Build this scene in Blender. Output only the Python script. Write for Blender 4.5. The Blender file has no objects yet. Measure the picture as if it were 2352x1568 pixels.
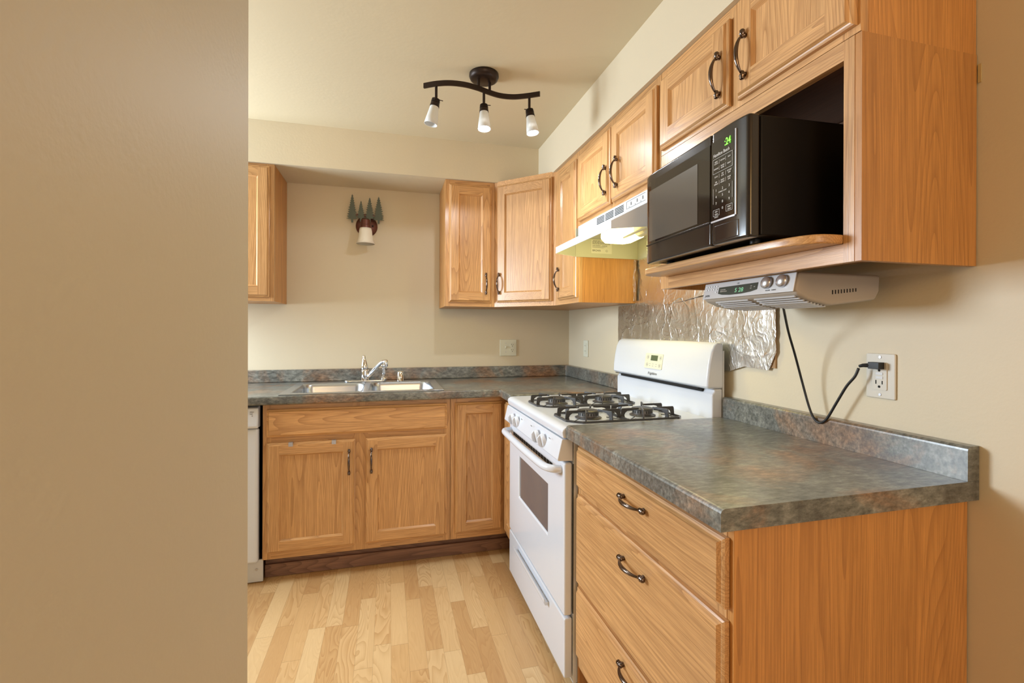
import bpy, bmesh, math, random
from mathutils import Vector, Matrix, noise
random.seed(7)
S = bpy.context.scene
COL = S.collection
# ------------------------------------------------------------------ camera
F_PX, W_PX, H_PX = 1073.97, 2352, 1568
cd = bpy.data.cameras.new('camera'); cam = bpy.data.objects.new('camera', cd); COL.objects.link(cam)
cam.location = (-1.2368, -3.1007, 1.2375)
cam.rotation_euler = (math.pi/2, -0.0034, -0.2583)
cd.sensor_fit = 'HORIZONTAL'; cd.sensor_width = 36; cd.lens = 36*F_PX/W_PX
cd.shift_y = -(H_PX/2-756.06)/W_PX
cd.clip_start = .02
S.camera = cam
# ------------------------------------------------------------------ colour management
S.view_settings.view_transform = 'Standard'; S.view_settings.look = 'None'
S.view_settings.gamma = 1; S.view_settings.use_curve_mapping = False
S.view_settings.exposure = 0.03
# ------------------------------------------------------------------ world and lights
wd = bpy.data.worlds.new('world'); S.world = wd; wd.use_nodes = True
wd.node_tree.nodes['Background'].inputs[0].default_value = (.92, .97, 1.0, 1)
wd.node_tree.nodes['Background'].inputs[1].default_value = .58
def area(name, loc, target, size, sy, power, col):
    l = bpy.data.lights.new(name, 'AREA'); l.shape = 'RECTANGLE'; l.size = size; l.size_y = sy
    l.energy = power; l.color = col
    o = bpy.data.objects.new(name, l); COL.objects.link(o); o.location = loc
    o.rotation_euler = (Vector(target)-Vector(loc)).to_track_quat('-Z', 'Y').to_euler()
    return o
area('window_daylight', (-3.22, -.62, 1.62), (-.5, -1.7, 1.35), .8, .8, 86, (.76, .88, 1.0))
area('dining_room_light', (-1.35, -4.9, 2.1), (-.6, -1.2, 1.2), 1.2, .7, 32, (1.0, .58, .20))
area('frontal_fill', (-.95, -5.4, 1.45), (-1.1, -1.0, .7), 1.5, 1.3, 13, (.96, .98, 1.0))  # added neutral fill behind the camera, evens out the base cabinets; no actual window
def point(name, loc, power, col, r=.02):
    l = bpy.data.lights.new(name, 'POINT'); l.energy = power; l.color = col; l.shadow_soft_size = r
    o = bpy.data.objects.new(name, l); COL.objects.link(o); o.location = loc; return o

def spot(name, loc, d, power, col, ang=150, bl=.75):
    l = bpy.data.lights.new(name, 'SPOT'); l.energy = power; l.color = col; l.shadow_soft_size = .02
    l.spot_size = math.radians(ang); l.spot_blend = bl
    o = bpy.data.objects.new(name, l); COL.objects.link(o); o.location = loc
    o.rotation_euler = Vector(d).to_track_quat('-Z', 'Y').to_euler(); return o

# ------------------------------------------------------------------ node helpers
def newmat(name):
    m = bpy.data.materials.new(name); m.use_nodes = True
    nt = m.node_tree; return m, nt, nt.nodes['Principled BSDF']
def nd(nt, typ, **kw):
    n = nt.nodes.new(typ)
    for k, v in kw.items():
        if k == 'inp':
            for kk, vv in v.items(): n.inputs[kk].default_value = vv
        else: setattr(n, k, v)
    return n
def L(nt, a, b): nt.links.new(a, b)
def simple(name, col, rough=.5, metal=0, coat=0, bump=0, bscale=200, emis=None, estr=0, trans=0, ior=1.45, spec=.5):
    m, nt, p = newmat(name)
    p.inputs['Base Color'].default_value = (*col, 1); p.inputs['Roughness'].default_value = rough
    p.inputs['Metallic'].default_value = metal; p.inputs['Coat Weight'].default_value = coat
    p.inputs['Coat Roughness'].default_value = .08; p.inputs['IOR'].default_value = ior
    p.inputs['Transmission Weight'].default_value = trans
    p.inputs['Specular IOR Level'].default_value = spec
    if emis:
        p.inputs['Emission Color'].default_value = (*emis, 1); p.inputs['Emission Strength'].default_value = estr
    tc = nd(nt, 'ShaderNodeTexCoord')
    n = nd(nt, 'ShaderNodeTexNoise', inp={'Scale': bscale, 'Detail': 3.0}); L(nt, tc.outputs['Object'], n.inputs['Vector'])
    if bump:
        b = nd(nt, 'ShaderNodeBump', inp={'Strength': bump, 'Distance': .002})
        L(nt, n.outputs['Fac'], b.inputs['Height']); L(nt, b.outputs['Normal'], p.inputs['Normal'])
    else:
        mr = nd(nt, 'ShaderNodeMapRange', inp={'To Min': rough*.92, 'To Max': min(1, rough*1.08)})
        L(nt, n.outputs['Fac'], mr.inputs['Value']); L(nt, mr.outputs['Result'], p.inputs['Roughness'])
    return m
def math_(nt, op, a, b=None, c=None):
    n = nd(nt, 'ShaderNodeMath', operation=op)
    for i, v in enumerate((a, b, c)):
        if v is None: continue
        if isinstance(v, (int, float)): n.inputs[i].default_value = v
        else: L(nt, v, n.inputs[i])
    return n.outputs[0]
def ramp(nt, fac, stops):
    r = nd(nt, 'ShaderNodeValToRGB'); e = r.color_ramp.elements
    while len(e) < len(stops): e.new(.5)
    for i, (p, c) in enumerate(stops): e[i].position = p; e[i].color = (*c, 1)
    L(nt, fac, r.inputs[0]); return r.outputs[0]
def mix(nt, fac, a, b, blend='MIX'):
    n = nd(nt, 'ShaderNodeMix', data_type='RGBA', blend_type=blend)
    if isinstance(fac, (int, float)): n.inputs[0].default_value = fac
    else: L(nt, fac, n.inputs[0])
    for i, v in ((6, a), (7, b)):
        if isinstance(v, tuple): n.inputs[i].default_value = (*v, 1)
        else: L(nt, v, n.inputs[i])
    return n.outputs[2]

def oak(name, axis, light=(.66, .375, .155), dark=(.33, .15, .048), rings=11, scale=1.0, rough=.36, plain=False, coat=.25):
    """varnished oak, grain running along axis 0/1/2 of the object"""
    m, nt, p = newmat(name)
    tc = nd(nt, 'ShaderNodeTexCoord'); oi = nd(nt, 'ShaderNodeObjectInfo')
    w = math_(nt, 'MULTIPLY', oi.outputs['Random'], 37.0)
    def mapped(a, b):
        mp = nd(nt, 'ShaderNodeMapping'); s = [a, a, a]; s[axis] = b
        mp.inputs['Scale'].default_value = s; L(nt, tc.outputs['Object'], mp.inputs['Vector']); return mp.outputs[0]
    n1 = nd(nt, 'ShaderNodeTexNoise', noise_dimensions='4D', inp={'Scale': 1.0, 'Detail': 1.5, 'Roughness': .45, 'Distortion': .15})
    L(nt, mapped(5.6*scale, .36*scale), n1.inputs['Vector']); L(nt, w, n1.inputs['W'])
    r = math_(nt, 'FRACT', math_(nt, 'MULTIPLY', n1.outputs['Fac'], float(rings*5.5)))
    line = math_(nt, 'POWER', r, 2.8)
    # fine pores
    n2 = nd(nt, 'ShaderNodeTexNoise', inp={'Scale': 1.0, 'Detail': 2.0, 'Roughness': .6}); L(nt, mapped(330*scale, 9*scale), n2.inputs['Vector'])
    pores = ramp(nt, n2.outputs['Fac'], [(.40, (1, 1, 1)), (.58, (0, 0, 0))])
    # straight fibre streaks
    n3 = nd(nt, 'ShaderNodeTexNoise', noise_dimensions='4D', inp={'Scale': 1.0, 'Detail': 3.0}); L(nt, mapped(60*scale, 1.6*scale), n3.inputs['Vector']); L(nt, w, n3.inputs['W'])
    base = mix(nt, ramp(nt, n3.outputs['Fac'], [(.3, (0, 0, 0)), (.7, (1, 1, 1))]), tuple(x*.80+y*.14 for x, y in zip(light, dark)), tuple(min(1, x*1.10) for x in light))
    k = .22 if plain else .62
    c = mix(nt, math_(nt, 'MULTIPLY', line, k), base, dark)
    c = mix(nt, math_(nt, 'MULTIPLY', pores, .38), c, tuple(x*.9 for x in dark))
    # per-piece tone
    hs = nd(nt, 'ShaderNodeHueSaturation'); L(nt, c, hs.inputs['Color'])
    L(nt, math_(nt, 'MULTIPLY_ADD', oi.outputs['Random'], .16, .92), hs.inputs['Value'])
    L(nt, hs.outputs[0], p.inputs['Base Color'])
    p.inputs['Roughness'].default_value = rough; p.inputs['Coat Weight'].default_value = coat; p.inputs['Coat Roughness'].default_value = .22
    b = nd(nt, 'ShaderNodeBump', inp={'Strength': .12, 'Distance': .001}); L(nt, pores, b.inputs['Height']); b.invert = True
    L(nt, b.outputs['Normal'], p.inputs['Normal'])
    return m
OX, OY, OZ = oak('oak_grain_x', 0), oak('oak_grain_y', 1), oak('oak_grain_z', 2)
OAK = [OX, OY, OZ]
EXL, EXD = (.58, .27, .072), (.35, .145, .036)
OZP = oak('oak_panel_z', 2, EXL, EXD, rings=13, scale=.8, rough=.45)
TOE = oak('toe_board_wood', 0, (.27, .145, .09), (.11, .055, .035), rough=.6, coat=0)
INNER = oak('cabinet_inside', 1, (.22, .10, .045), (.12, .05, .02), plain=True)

def paint(name, col, var=.04, bump=.2, scale=110, rough=.55):
    m, nt, p = newmat(name)
    tc = nd(nt, 'ShaderNodeTexCoord')
    n = nd(nt, 'ShaderNodeTexNoise', inp={'Scale': float(scale), 'Detail': 2.5, 'Roughness': .5}); L(nt, tc.outputs['Object'], n.inputs['Vector'])
    n2 = nd(nt, 'ShaderNodeTexNoise', inp={'Scale': 1.3, 'Detail': 3.0}); L(nt, tc.outputs['Object'], n2.inputs['Vector'])
    c = mix(nt, n2.outputs['Fac'], tuple(x*(1-var) for x in col), tuple(x*(1+var) for x in col))
    L(nt, c, p.inputs['Base Color']); p.inputs['Roughness'].default_value = rough
    b = nd(nt, 'ShaderNodeBump', inp={'Strength': bump, 'Distance': .0016}); L(nt, n.outputs['Fac'], b.inputs['Height'])
    L(nt, b.outputs['Normal'], p.inputs['Normal']); return m
WALL = paint('beige_wall_paint', (.67, .59, .43))
CEIL = paint('ceiling_paint', (.63, .545, .37), bump=.25, scale=70)
PART = paint('partition_paint', (.60, .54, .41), bump=.45, scale=90)

def laminate():
    m, nt, p = newmat('slate_laminate')
    tc = nd(nt, 'ShaderNodeTexCoord'); geo = nd(nt, 'ShaderNodeNewGeometry')
    n1 = nd(nt, 'ShaderNodeTexNoise', inp={'Scale': 8.5, 'Detail': 8.0, 'Roughness': .68, 'Distortion': .8}); L(nt, geo.outputs['Position'], n1.inputs['Vector'])
    n2 = nd(nt, 'ShaderNodeTexNoise', inp={'Scale': 3.1, 'Detail': 5.0, 'Roughness': .6, 'Distortion': 1.0})
    mp = nd(nt, 'ShaderNodeMapping'); mp.inputs['Location'].default_value = (7.3, 2.1, 4.4); L(nt, geo.outputs['Position'], mp.inputs[0]); L(nt, mp.outputs[0], n2.inputs['Vector'])
    n3 = nd(nt, 'ShaderNodeTexNoise', inp={'Scale': 85.0, 'Detail': 5.0, 'Roughness': .7})
    mp3 = nd(nt, 'ShaderNodeMapping'); mp3.inputs['Scale'].default_value = (.45, 1.2, 1); L(nt, geo.outputs['Position'], mp3.inputs[0]); L(nt, mp3.outputs[0], n3.inputs['Vector'])
    c = ramp(nt, n1.outputs['Fac'], [(.30, (.078, .078, .070)), (.5, (.140, .145, .130)), (.70, (.235, .24, .21))])
    rust = ramp(nt, n2.outputs['Fac'], [(.50, (0, 0, 0)), (.66, (1, 1, 1))])
    c = mix(nt, math_(nt, 'MULTIPLY', rust, .8), c, (.27, .135, .06))
    sp = ramp(nt, n3.outputs['Fac'], [(.32, (.45, .45, .45)), (.5, (1, 1, 1)), (.68, (1.7, 1.7, 1.7))])
    c = mix(nt, 1.0, c, sp, 'MULTIPLY')
    L(nt, c, p.inputs['Base Color']); p.inputs['Roughness'].default_value = .30
    p.inputs['Coat Weight'].default_value = .35; p.inputs['Coat Roughness'].default_value = .2
    b = nd(nt, 'ShaderNodeBump', inp={'Strength': .05, 'Distance': .001}); L(nt, n3.outputs['Fac'], b.inputs['Height']); L(nt, b.outputs['Normal'], p.inputs['Normal'])
    return m
LAM = laminate()

def floor_mat():
    m, nt, p = newmat('oak_strip_laminate_floor')
    geo = nd(nt, 'ShaderNodeNewGeometry'); sx = nd(nt, 'ShaderNodeSeparateXYZ'); L(nt, geo.outputs['Position'], sx.inputs[0])
    W, LEN = .0655, .46
    u = math_(nt, 'DIVIDE', math_(nt, 'ADD', sx.outputs[0], 10.0), W)
    col = math_(nt, 'FLOOR', u)
    wn = nd(nt, 'ShaderNodeTexWhiteNoise', noise_dimensions='1D'); L(nt, col, wn.inputs['W'])
    v = math_(nt, 'ADD', math_(nt, 'DIVIDE', math_(nt, 'ADD', sx.outputs[1], 20.0), LEN), math_(nt, 'MULTIPLY', wn.outputs['Value'], 7.0))
    row = math_(nt, 'FLOOR', v)
    cid = nd(nt, 'ShaderNodeCombineXYZ'); L(nt, col, cid.inputs[0]); L(nt, row, cid.inputs[1])
    wn2 = nd(nt, 'ShaderNodeTexWhiteNoise', noise_dimensions='2D'); L(nt, cid.outputs[0], wn2.inputs['Vector'])
    rnd = wn2.outputs['Value']
    mp = nd(nt, 'ShaderNodeMapping'); mp.inputs['Scale'].default_value = (13, 2.3, 1); L(nt, geo.outputs['Position'], mp.inputs[0])
    n1 = nd(nt, 'ShaderNodeTexNoise', noise_dimensions='4D', inp={'Scale': 1.0, 'Detail': 1.5, 'Distortion': .5}); L(nt, mp.outputs[0], n1.inputs['Vector']); L(nt, math_(nt, 'MULTIPLY', rnd, 60.0), n1.inputs['W'])
    fr = math_(nt, 'POWER', math_(nt, 'FRACT', math_(nt, 'MULTIPLY', n1.outputs['Fac'], 20.0)), 2.0)
    mp2 = nd(nt, 'ShaderNodeMapping'); mp2.inputs['Scale'].default_value = (260, 14, 1); L(nt, geo.outputs['Position'], mp2.inputs[0])
    n2 = nd(nt, 'ShaderNodeTexNoise', inp={'Scale': 1.0, 'Detail': 2.0}); L(nt, mp2.outputs[0], n2.inputs['Vector'])
    base = ramp(nt, rnd, [(0.0, (.55, .33, .145)), (.35, (.64, .415, .195)), (.7, (.70, .48, .24)), (1.0, (.74, .54, .29))])
    dk = mix(nt, 1.0, base, (.66, .52, .40), 'MULTIPLY')
    wn3 = nd(nt, 'ShaderNodeTexWhiteNoise', noise_dimensions='2D'); L(nt, mix(nt, 1.0, cid.outputs[0], (3.3, 5.1, 0), 'ADD'), wn3.inputs['Vector'])
    c = mix(nt, math_(nt, 'MULTIPLY', fr, math_(nt, 'MULTIPLY_ADD', wn3.outputs['Value'], .6, .1)), base, dk)
    c = mix(nt, math_(nt, 'MULTIPLY', n2.outputs['Fac'], .28), c, dk)
    e = math_(nt, 'LESS_THAN', math_(nt, 'PINGPONG', u, .5), .012)
    e2 = math_(nt, 'LESS_THAN', math_(nt, 'PINGPONG', v, .5), .0025)
    c = mix(nt, math_(nt, 'MULTIPLY', math_(nt, 'MAXIMUM', e, e2), .35), c, (.2, .1, .04))
    L(nt, c, p.inputs['Base Color']); p.inputs['Roughness'].default_value = .34
    return m
FLOOR = floor_mat()

WHITE = simple('white_enamel', (.68, .715, .775), .22, coat=.3)
WHITE2 = simple('white_plastic', (.68, .70, .72), .4)
CREAMP = simple('cream_plastic', (.72, .72, .58), .4)
BLACK = simple('black_gloss_plastic', (.018, .013, .011), .16, coat=.3)
BLACKM = simple('black_matt_steel', (.007, .006, .006), .42, spec=.22)
BGLASS = simple('black_glass', (.012, .010, .009), .05, coat=.5)
MESHW = simple('dark_window_mesh', (.085, .075, .063), .2, coat=.6)
CHROME = simple('chrome', (.80, .81, .84), .07, 1)
STEEL = simple('brushed_steel', (.50, .54, .60), .30, 1)
NICKEL = simple('satin_silver', (.55, .56, .60), .3, .8)
PULL = simple('black_nickel', (.16, .125, .11), .16, 1)
BRONZE = simple('dark_bronze', (.030, .018, .014), .38, .5)
GRATE = simple('cast_iron_grate', (.06, .06, .063), .30, .2, bump=.3, bscale=400)
BURN = simple('burner_metal', (.16, .155, .15), .42, .8, bump=.2)
FROST = simple('frosted_glass', (.80, .83, .83), .5, trans=.12)
ALAB = simple('alabaster_glass', (.82, .78, .68), .35, bump=.2, bscale=40)
GREEN = simple('verdigris_metal', (.12, .145, .118), .6, .15, bump=.6, bscale=90)
MAROON = simple('copper_brown_metal', (.13, .05, .035), .4, .5)
RUBBER = simple('black_rubber', (.012, .012, .013), .4)
DARK = simple('dark_void', (.012, .011, .010), .8)
PLATE = simple('ivory_plate', (.66, .63, .55), .35)
SILVERP = simple('silver_plastic', (.58, .59, .61), .35, .35)
SILVERD = simple('warm_grey_plastic', (.42, .37, .31), .5)
LCD = simple('lcd_window', (.06, .07, .06), .15)
LCDG = simple('oven_lcd', (.10, .13, .07), .2)
GREENL = simple('green_led', (.1, .8, .05), .4, emis=(.25, 1.0, .05), estr=1.6)
GREENL2 = simple('pale_green_led', (.2, .5, .3), .4, emis=(.3, .75, .42), estr=.3)
INKW = simple('white_print', (.62, .62, .60), .5)
INKG = simple('grey_print', (.22, .22, .21), .5)
INKD = simple('dark_print', (.05, .045, .04), .5)
GREY = simple('grey_oven_glass', (.13, .128, .135), .12, coat=.5)
PUTTY = simple('yellow_putty', (.55, .42, .20), .8)
CARD = simple('brown_cardboard', (.42, .26, .13), .8)
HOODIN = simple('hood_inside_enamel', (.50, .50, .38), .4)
LABELM = simple('paper_label', (.62, .61, .50), .5)
BULB = simple('lit_bulb', (1, 1, 1), .4, emis=(.95, .98, 1.0), estr=40)
HBULB = simple('lit_hood_lens', (1, .95, .7), .4, emis=(1.0, .90, .48), estr=3.2)
SOCK = simple('aluminium_reflector', (.7, .66, .5), .35, .7)

def foil_mat():
    m, nt, p = newmat('aluminium_foil')
    p.inputs['Metallic'].default_value = 1; p.inputs['Base Color'].default_value = (.74, .73, .70, 1); p.inputs['Roughness'].default_value = .27
    tc = nd(nt, 'ShaderNodeTexCoord')
    n = nd(nt, 'ShaderNodeTexNoise', inp={'Scale': 9.0, 'Detail': 3.0, 'Roughness': .5}); L(nt, tc.outputs['Object'], n.inputs['Vector'])
    ad = nd(nt, 'ShaderNodeVectorMath', operation='MULTIPLY_ADD'); ad.inputs[1].default_value = (.12, .12, .12)
    L(nt, n.outputs['Color'], ad.inputs[0]); L(nt, tc.outputs['Object'], ad.inputs[2])
    mp = nd(nt, 'ShaderNodeMapping'); mp.inputs['Scale'].default_value = (1, 1, .75); mp.inputs['Rotation'].default_value = (.5, 0, 0); L(nt, ad.outputs[0], mp.inputs[0])
    v = nd(nt, 'ShaderNodeTexVoronoi', feature='DISTANCE_TO_EDGE', inp={'Scale': 13.0}); L(nt, mp.outputs[0], v.inputs['Vector'])
    v2 = nd(nt, 'ShaderNodeTexVoronoi', feature='DISTANCE_TO_EDGE', inp={'Scale': 36.0}); L(nt, mp.outputs[0], v2.inputs['Vector'])
    n5 = nd(nt, 'ShaderNodeTexNoise', inp={'Scale': 16.0, 'Detail': 4.0, 'Roughness': .6}); L(nt, ad.outputs[0], n5.inputs['Vector'])
    def crease(scale, width, loc, dist):
        m2 = nd(nt, 'ShaderNodeMapping'); m2.inputs['Scale'].default_value = (1, 1, .6); m2.inputs['Rotation'].default_value = (.35+loc*.4, 0, 0); m2.inputs['Location'].default_value = (loc, loc, loc); L(nt, ad.outputs[0], m2.inputs[0])
        nn = nd(nt, 'ShaderNodeTexNoise', inp={'Scale': scale, 'Detail': 1.0, 'Roughness': .4, 'Distortion': dist}); L(nt, m2.outputs[0], nn.inputs['Vector'])
        a = math_(nt, 'ABSOLUTE', math_(nt, 'SUBTRACT', nn.outputs['Fac'], .5))
        return math_(nt, 'POWER', math_(nt, 'SUBTRACT', 1.0, math_(nt, 'MINIMUM', math_(nt, 'MULTIPLY', a, width), 1.0)), 1.6)
    h = math_(nt, 'ADD', math_(nt, 'MULTIPLY', crease(7.0, 18.0, 0.0, .4), .5), math_(nt, 'MULTIPLY', crease(15.0, 14.0, 3.1, .8), .3))
    h = math_(nt, 'ADD', h, math_(nt, 'MULTIPLY', crease(34.0, 8.0, 6.3, 1.0), .13))
    h = math_(nt, 'ADD', h, math_(nt, 'MULTIPLY', n5.outputs['Fac'], .45))
    b = nd(nt, 'ShaderNodeBump', inp={'Strength': .6, 'Distance': .003}); L(nt, h, b.inputs['Height']); L(nt, b.outputs['Normal'], p.inputs['Normal'])
    return m
FOIL = foil_mat()

# ------------------------------------------------------------------ object helpers
ORG = {}
def tag(o, label=None, cat=None, group=None, kind=None):
    if label: o['label'] = label
    if cat: o['category'] = cat
    if group: o['group'] = group
    if kind: o['kind'] = kind
    return o
def thing(name, loc, label, cat, group=None, rz=0):
    o = bpy.data.objects.new(name, None); COL.objects.link(o); o.location = loc; o.rotation_euler = (0, 0, rz)
    o.empty_display_size = .05; ORG[o.name] = Vector(loc); return tag(o, label, cat, group)
def part(name, bm, mats, parent=None, bevel=0, smooth=False, label=None, seg=2, org=None):
    if not isinstance(mats, (list, tuple)): mats = [mats]
    og = org if org is not None else (ORG[parent.name] if parent else Vector((0, 0, 0)))
    og = Vector(og)
    bmesh.ops.translate(bm, verts=bm.verts, vec=-og)
    bmesh.ops.recalc_face_normals(bm, faces=bm.faces)
    me = bpy.data.meshes.new(name)
    for f in bm.faces: f.smooth = smooth
    bm.to_mesh(me); bm.free()
    for m in mats: me.materials.append(m)
    o = bpy.data.objects.new(name, me); COL.objects.link(o)
    if parent: o.parent = parent
    elif org is not None: o.location = og
    ORG[o.name] = og
    if bevel:
        b = o.modifiers.new('edge', 'BEVEL'); b.width = bevel; b.segments = seg; b.limit_method = 'ANGLE'; b.angle_limit = math.radians(40)
        if seg > 1 and not smooth:
            for f in me.polygons: f.use_smooth = True
            w = o.modifiers.new('wn', 'WEIGHTED_NORMAL'); w.keep_sharp = True
    if label: o['label'] = label
    return o
def struct(name, bm, m, bevel=0): return tag(part(name, bm, m, bevel=bevel), kind='structure')
def B(): return bmesh.new()
def box(bm, x0, x1, y0, y1, z0, z1, mi=0):
    vs = [bm.verts.new(c) for c in ((x0,y0,z0),(x1,y0,z0),(x1,y1,z0),(x0,y1,z0),(x0,y0,z1),(x1,y0,z1),(x1,y1,z1),(x0,y1,z1))]
    for f in ((3,2,1,0),(4,5,6,7),(0,1,5,4),(1,2,6,5),(2,3,7,6),(3,0,4,7)):
        bm.faces.new([vs[i] for i in f]).material_index = mi
    return bm
def bx(*a): return box(B(), *a)
def prism(bm, pts, fn, a, b, mi=0, caps=True):
    """extrude 2D outline pts; fn(p,q,t)->3D, t in a..b"""
    n = len(pts)
    va = [bm.verts.new(fn(p, q, a)) for p, q in pts]; vb = [bm.verts.new(fn(p, q, b)) for p, q in pts]
    for i in range(n):
        bm.faces.new((va[i], va[(i+1) % n], vb[(i+1) % n], vb[i])).material_index = mi
    if caps:
        bm.faces.new(va[::-1]).material_index = mi; bm.faces.new(vb).material_index = mi
    return bm
def cyl(bm, c, ax, r, h, n=20, r2=None, mi=0):
    """cylinder/cone from c along unit axis ax for length h"""
    return lathe(bm, c, ax, [(0, 0), (r, 0), (r if r2 is None else r2, h), (0, h)], n, mi)
def lathe(bm, c, ax, prof, n=24, mi=0):
    c = Vector(c); ax = Vector(ax).normalized()
    u = ax.orthogonal().normalized(); v = ax.cross(u)
    rings = []
    for r, h in prof:
        if r < 1e-7: rings.append([bm.verts.new(c+ax*h)])
        else: rings.append([bm.verts.new(c+ax*h+u*(r*math.cos(2*math.pi*i/n))+v*(r*math.sin(2*math.pi*i/n))) for i in range(n)])
    for a, b in zip(rings, rings[1:]):
        for i in range(n):
            j = (i+1) % n
            if len(a) == 1 and len(b) == 1: continue
            if len(a) == 1: f = (a[0], b[i], b[j])
            elif len(b) == 1: f = (a[i], a[j], b[0])
            else: f = (a[i], a[j], b[j], b[i])
            bm.faces.new(f).material_index = mi
    return bm
def tube(bm, pts, rad, n=10, mi=0, flat=None):
    pts = [Vector(p) for p in pts]; N = len(pts)
    rr = rad if isinstance(rad, (list, tuple)) else [rad]*N
    prev = None; rings = []
    for i, p in enumerate(pts):
        t = (pts[min(i+1, N-1)]-pts[max(i-1, 0)]).normalized()
        if prev is None: u = t.orthogonal().normalized()
        else: u = (prev-t*prev.dot(t)).normalized()
        prev = u; v = t.cross(u)
        rings.append([bm.verts.new(p+(u*math.cos(2*math.pi*k/n)+v*math.sin(2*math.pi*k/n))*rr[i]) for k in range(n)])
    for a, b in zip(rings, rings[1:]):
        for k in range(n):
            bm.faces.new((a[k], a[(k+1) % n], b[(k+1) % n], b[k])).material_index = mi
    bm.faces.new(rings[0][::-1]).material_index = mi; bm.faces.new(rings[-1]).material_index = mi
    return bm
def smoothpts(P, k=8):
    P = [Vector(p) for p in P]; out = []
    for i in range(len(P)-1):
        p0, p1, p2, p3 = P[max(i-1, 0)], P[i], P[i+1], P[min(i+2, len(P)-1)]
        for j in range(k):
            t = j/k
            out.append(.5*((2*p1)+(-p0+p2)*t+(2*p0-5*p1+4*p2-p3)*t*t+(-p0+3*p1-3*p2+p3)*t**3))
    out.append(P[-1]); return out
def cells(xs, ys, filled, z0, z1):
    """watertight slab made of grid cells where filled(cx,cy)"""
    bm = B(); V = {}
    def v(i, j, k):
        if (i, j, k) not in V: V[i, j, k] = bm.verts.new((xs[i], ys[j], (z0, z1)[k]))
        return V[i, j, k]
    nx, ny = len(xs)-1, len(ys)-1
    on = lambda i, j: 0 <= i < nx and 0 <= j < ny and filled((xs[i]+xs[i+1])/2, (ys[j]+ys[j+1])/2)
    for i in range(nx):
        for j in range(ny):
            if not on(i, j): continue
            bm.faces.new((v(i,j,1), v(i+1,j,1), v(i+1,j+1,1), v(i,j+1,1)))
            bm.faces.new((v(i,j+1,0), v(i+1,j+1,0), v(i+1,j,0), v(i,j,0)))
            if not on(i, j-1): bm.faces.new((v(i,j,0), v(i+1,j,0), v(i+1,j,1), v(i,j,1)))
            if not on(i, j+1): bm.faces.new((v(i+1,j+1,0), v(i,j+1,0), v(i,j+1,1), v(i+1,j+1,1)))
            if not on(i-1, j): bm.faces.new((v(i,j+1,0), v(i,j,0), v(i,j,1), v(i,j+1,1)))
            if not on(i+1, j): bm.faces.new((v(i+1,j,0), v(i+1,j+1,0), v(i+1,j+1,1), v(i+1,j,1)))
    return bm
class Fr:
    """local frame on a face: u right, v up, w outward"""
    def __init__(s, O, U, V, W=None):
        s.O, s.U, s.V = Vector(O), Vector(U).normalized(), Vector(V).normalized(); s.W = Vector(W).normalized() if W else s.U.cross(s.V)
    def __call__(s, u, v, w=0): return s.O+s.U*u+s.V*v+s.W*w
    def box(s, bm, u0, u1, v0, v1, w0, w1, mi=0):
        vs = [bm.verts.new(s(*c)) for c in ((u0,v0,w0),(u1,v0,w0),(u1,v1,w0),(u0,v1,w0),(u0,v0,w1),(u1,v0,w1),(u1,v1,w1),(u0,v1,w1))]
        for f in ((3,2,1,0),(4,5,6,7),(0,1,5,4),(1,2,6,5),(2,3,7,6),(3,0,4,7)):
            bm.faces.new([vs[i] for i in f]).material_index = mi
        return bm
def text(bm, fr, body, u, v, w, size, mi=0, align='LEFT', sx=1, shear=0, thick=.0003):
    c = bpy.data.curves.new('t', 'FONT'); c.body = body; c.size = size; c.align_x = align; c.extrude = thick; c.shear = shear
    o = bpy.data.objects.new('t', c); COL.objects.link(o)
    dg = bpy.context.evaluated_depsgraph_get(); me = bpy.data.meshes.new_from_object(o.evaluated_get(dg))
    base = len(bm.verts); idx = [bm.verts.new(fr(u+x.co.x*sx, v+x.co.y, w+x.co.z)) for x in me.vertices]
    for p in me.polygons:
        try: bm.faces.new([idx[i] for i in p.vertices]).material_index = mi
        except ValueError: pass
    bpy.data.objects.remove(o); bpy.data.curves.remove(c); bpy.data.meshes.remove(me)
    return bm
def rrect(u0, u1, v0, v1, r, n=5):
    out = []
    for cx, cy, a in ((u1-r, v1-r, 0), (u0+r, v1-r, 90), (u0+r, v0+r, 180), (u1-r, v0+r, 270)):
        for k in range(n+1):
            t = math.radians(a+90*k/n); out.append((cx+r*math.cos(t), cy+r*math.sin(t)))
    return out
X_, Y_, Z_ = Vector((1,0,0)), Vector((0,1,0)), Vector((0,0,1))
FRX = lambda x, y=0, z=0: Fr((x, y, z), -Y_, Z_)      # face looking toward -X; u runs toward the camera (-Y)
FBY = lambda y, x=0, z=0: Fr((x, y, z), X_, Z_)       # face looking toward -Y; u runs +X

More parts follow.
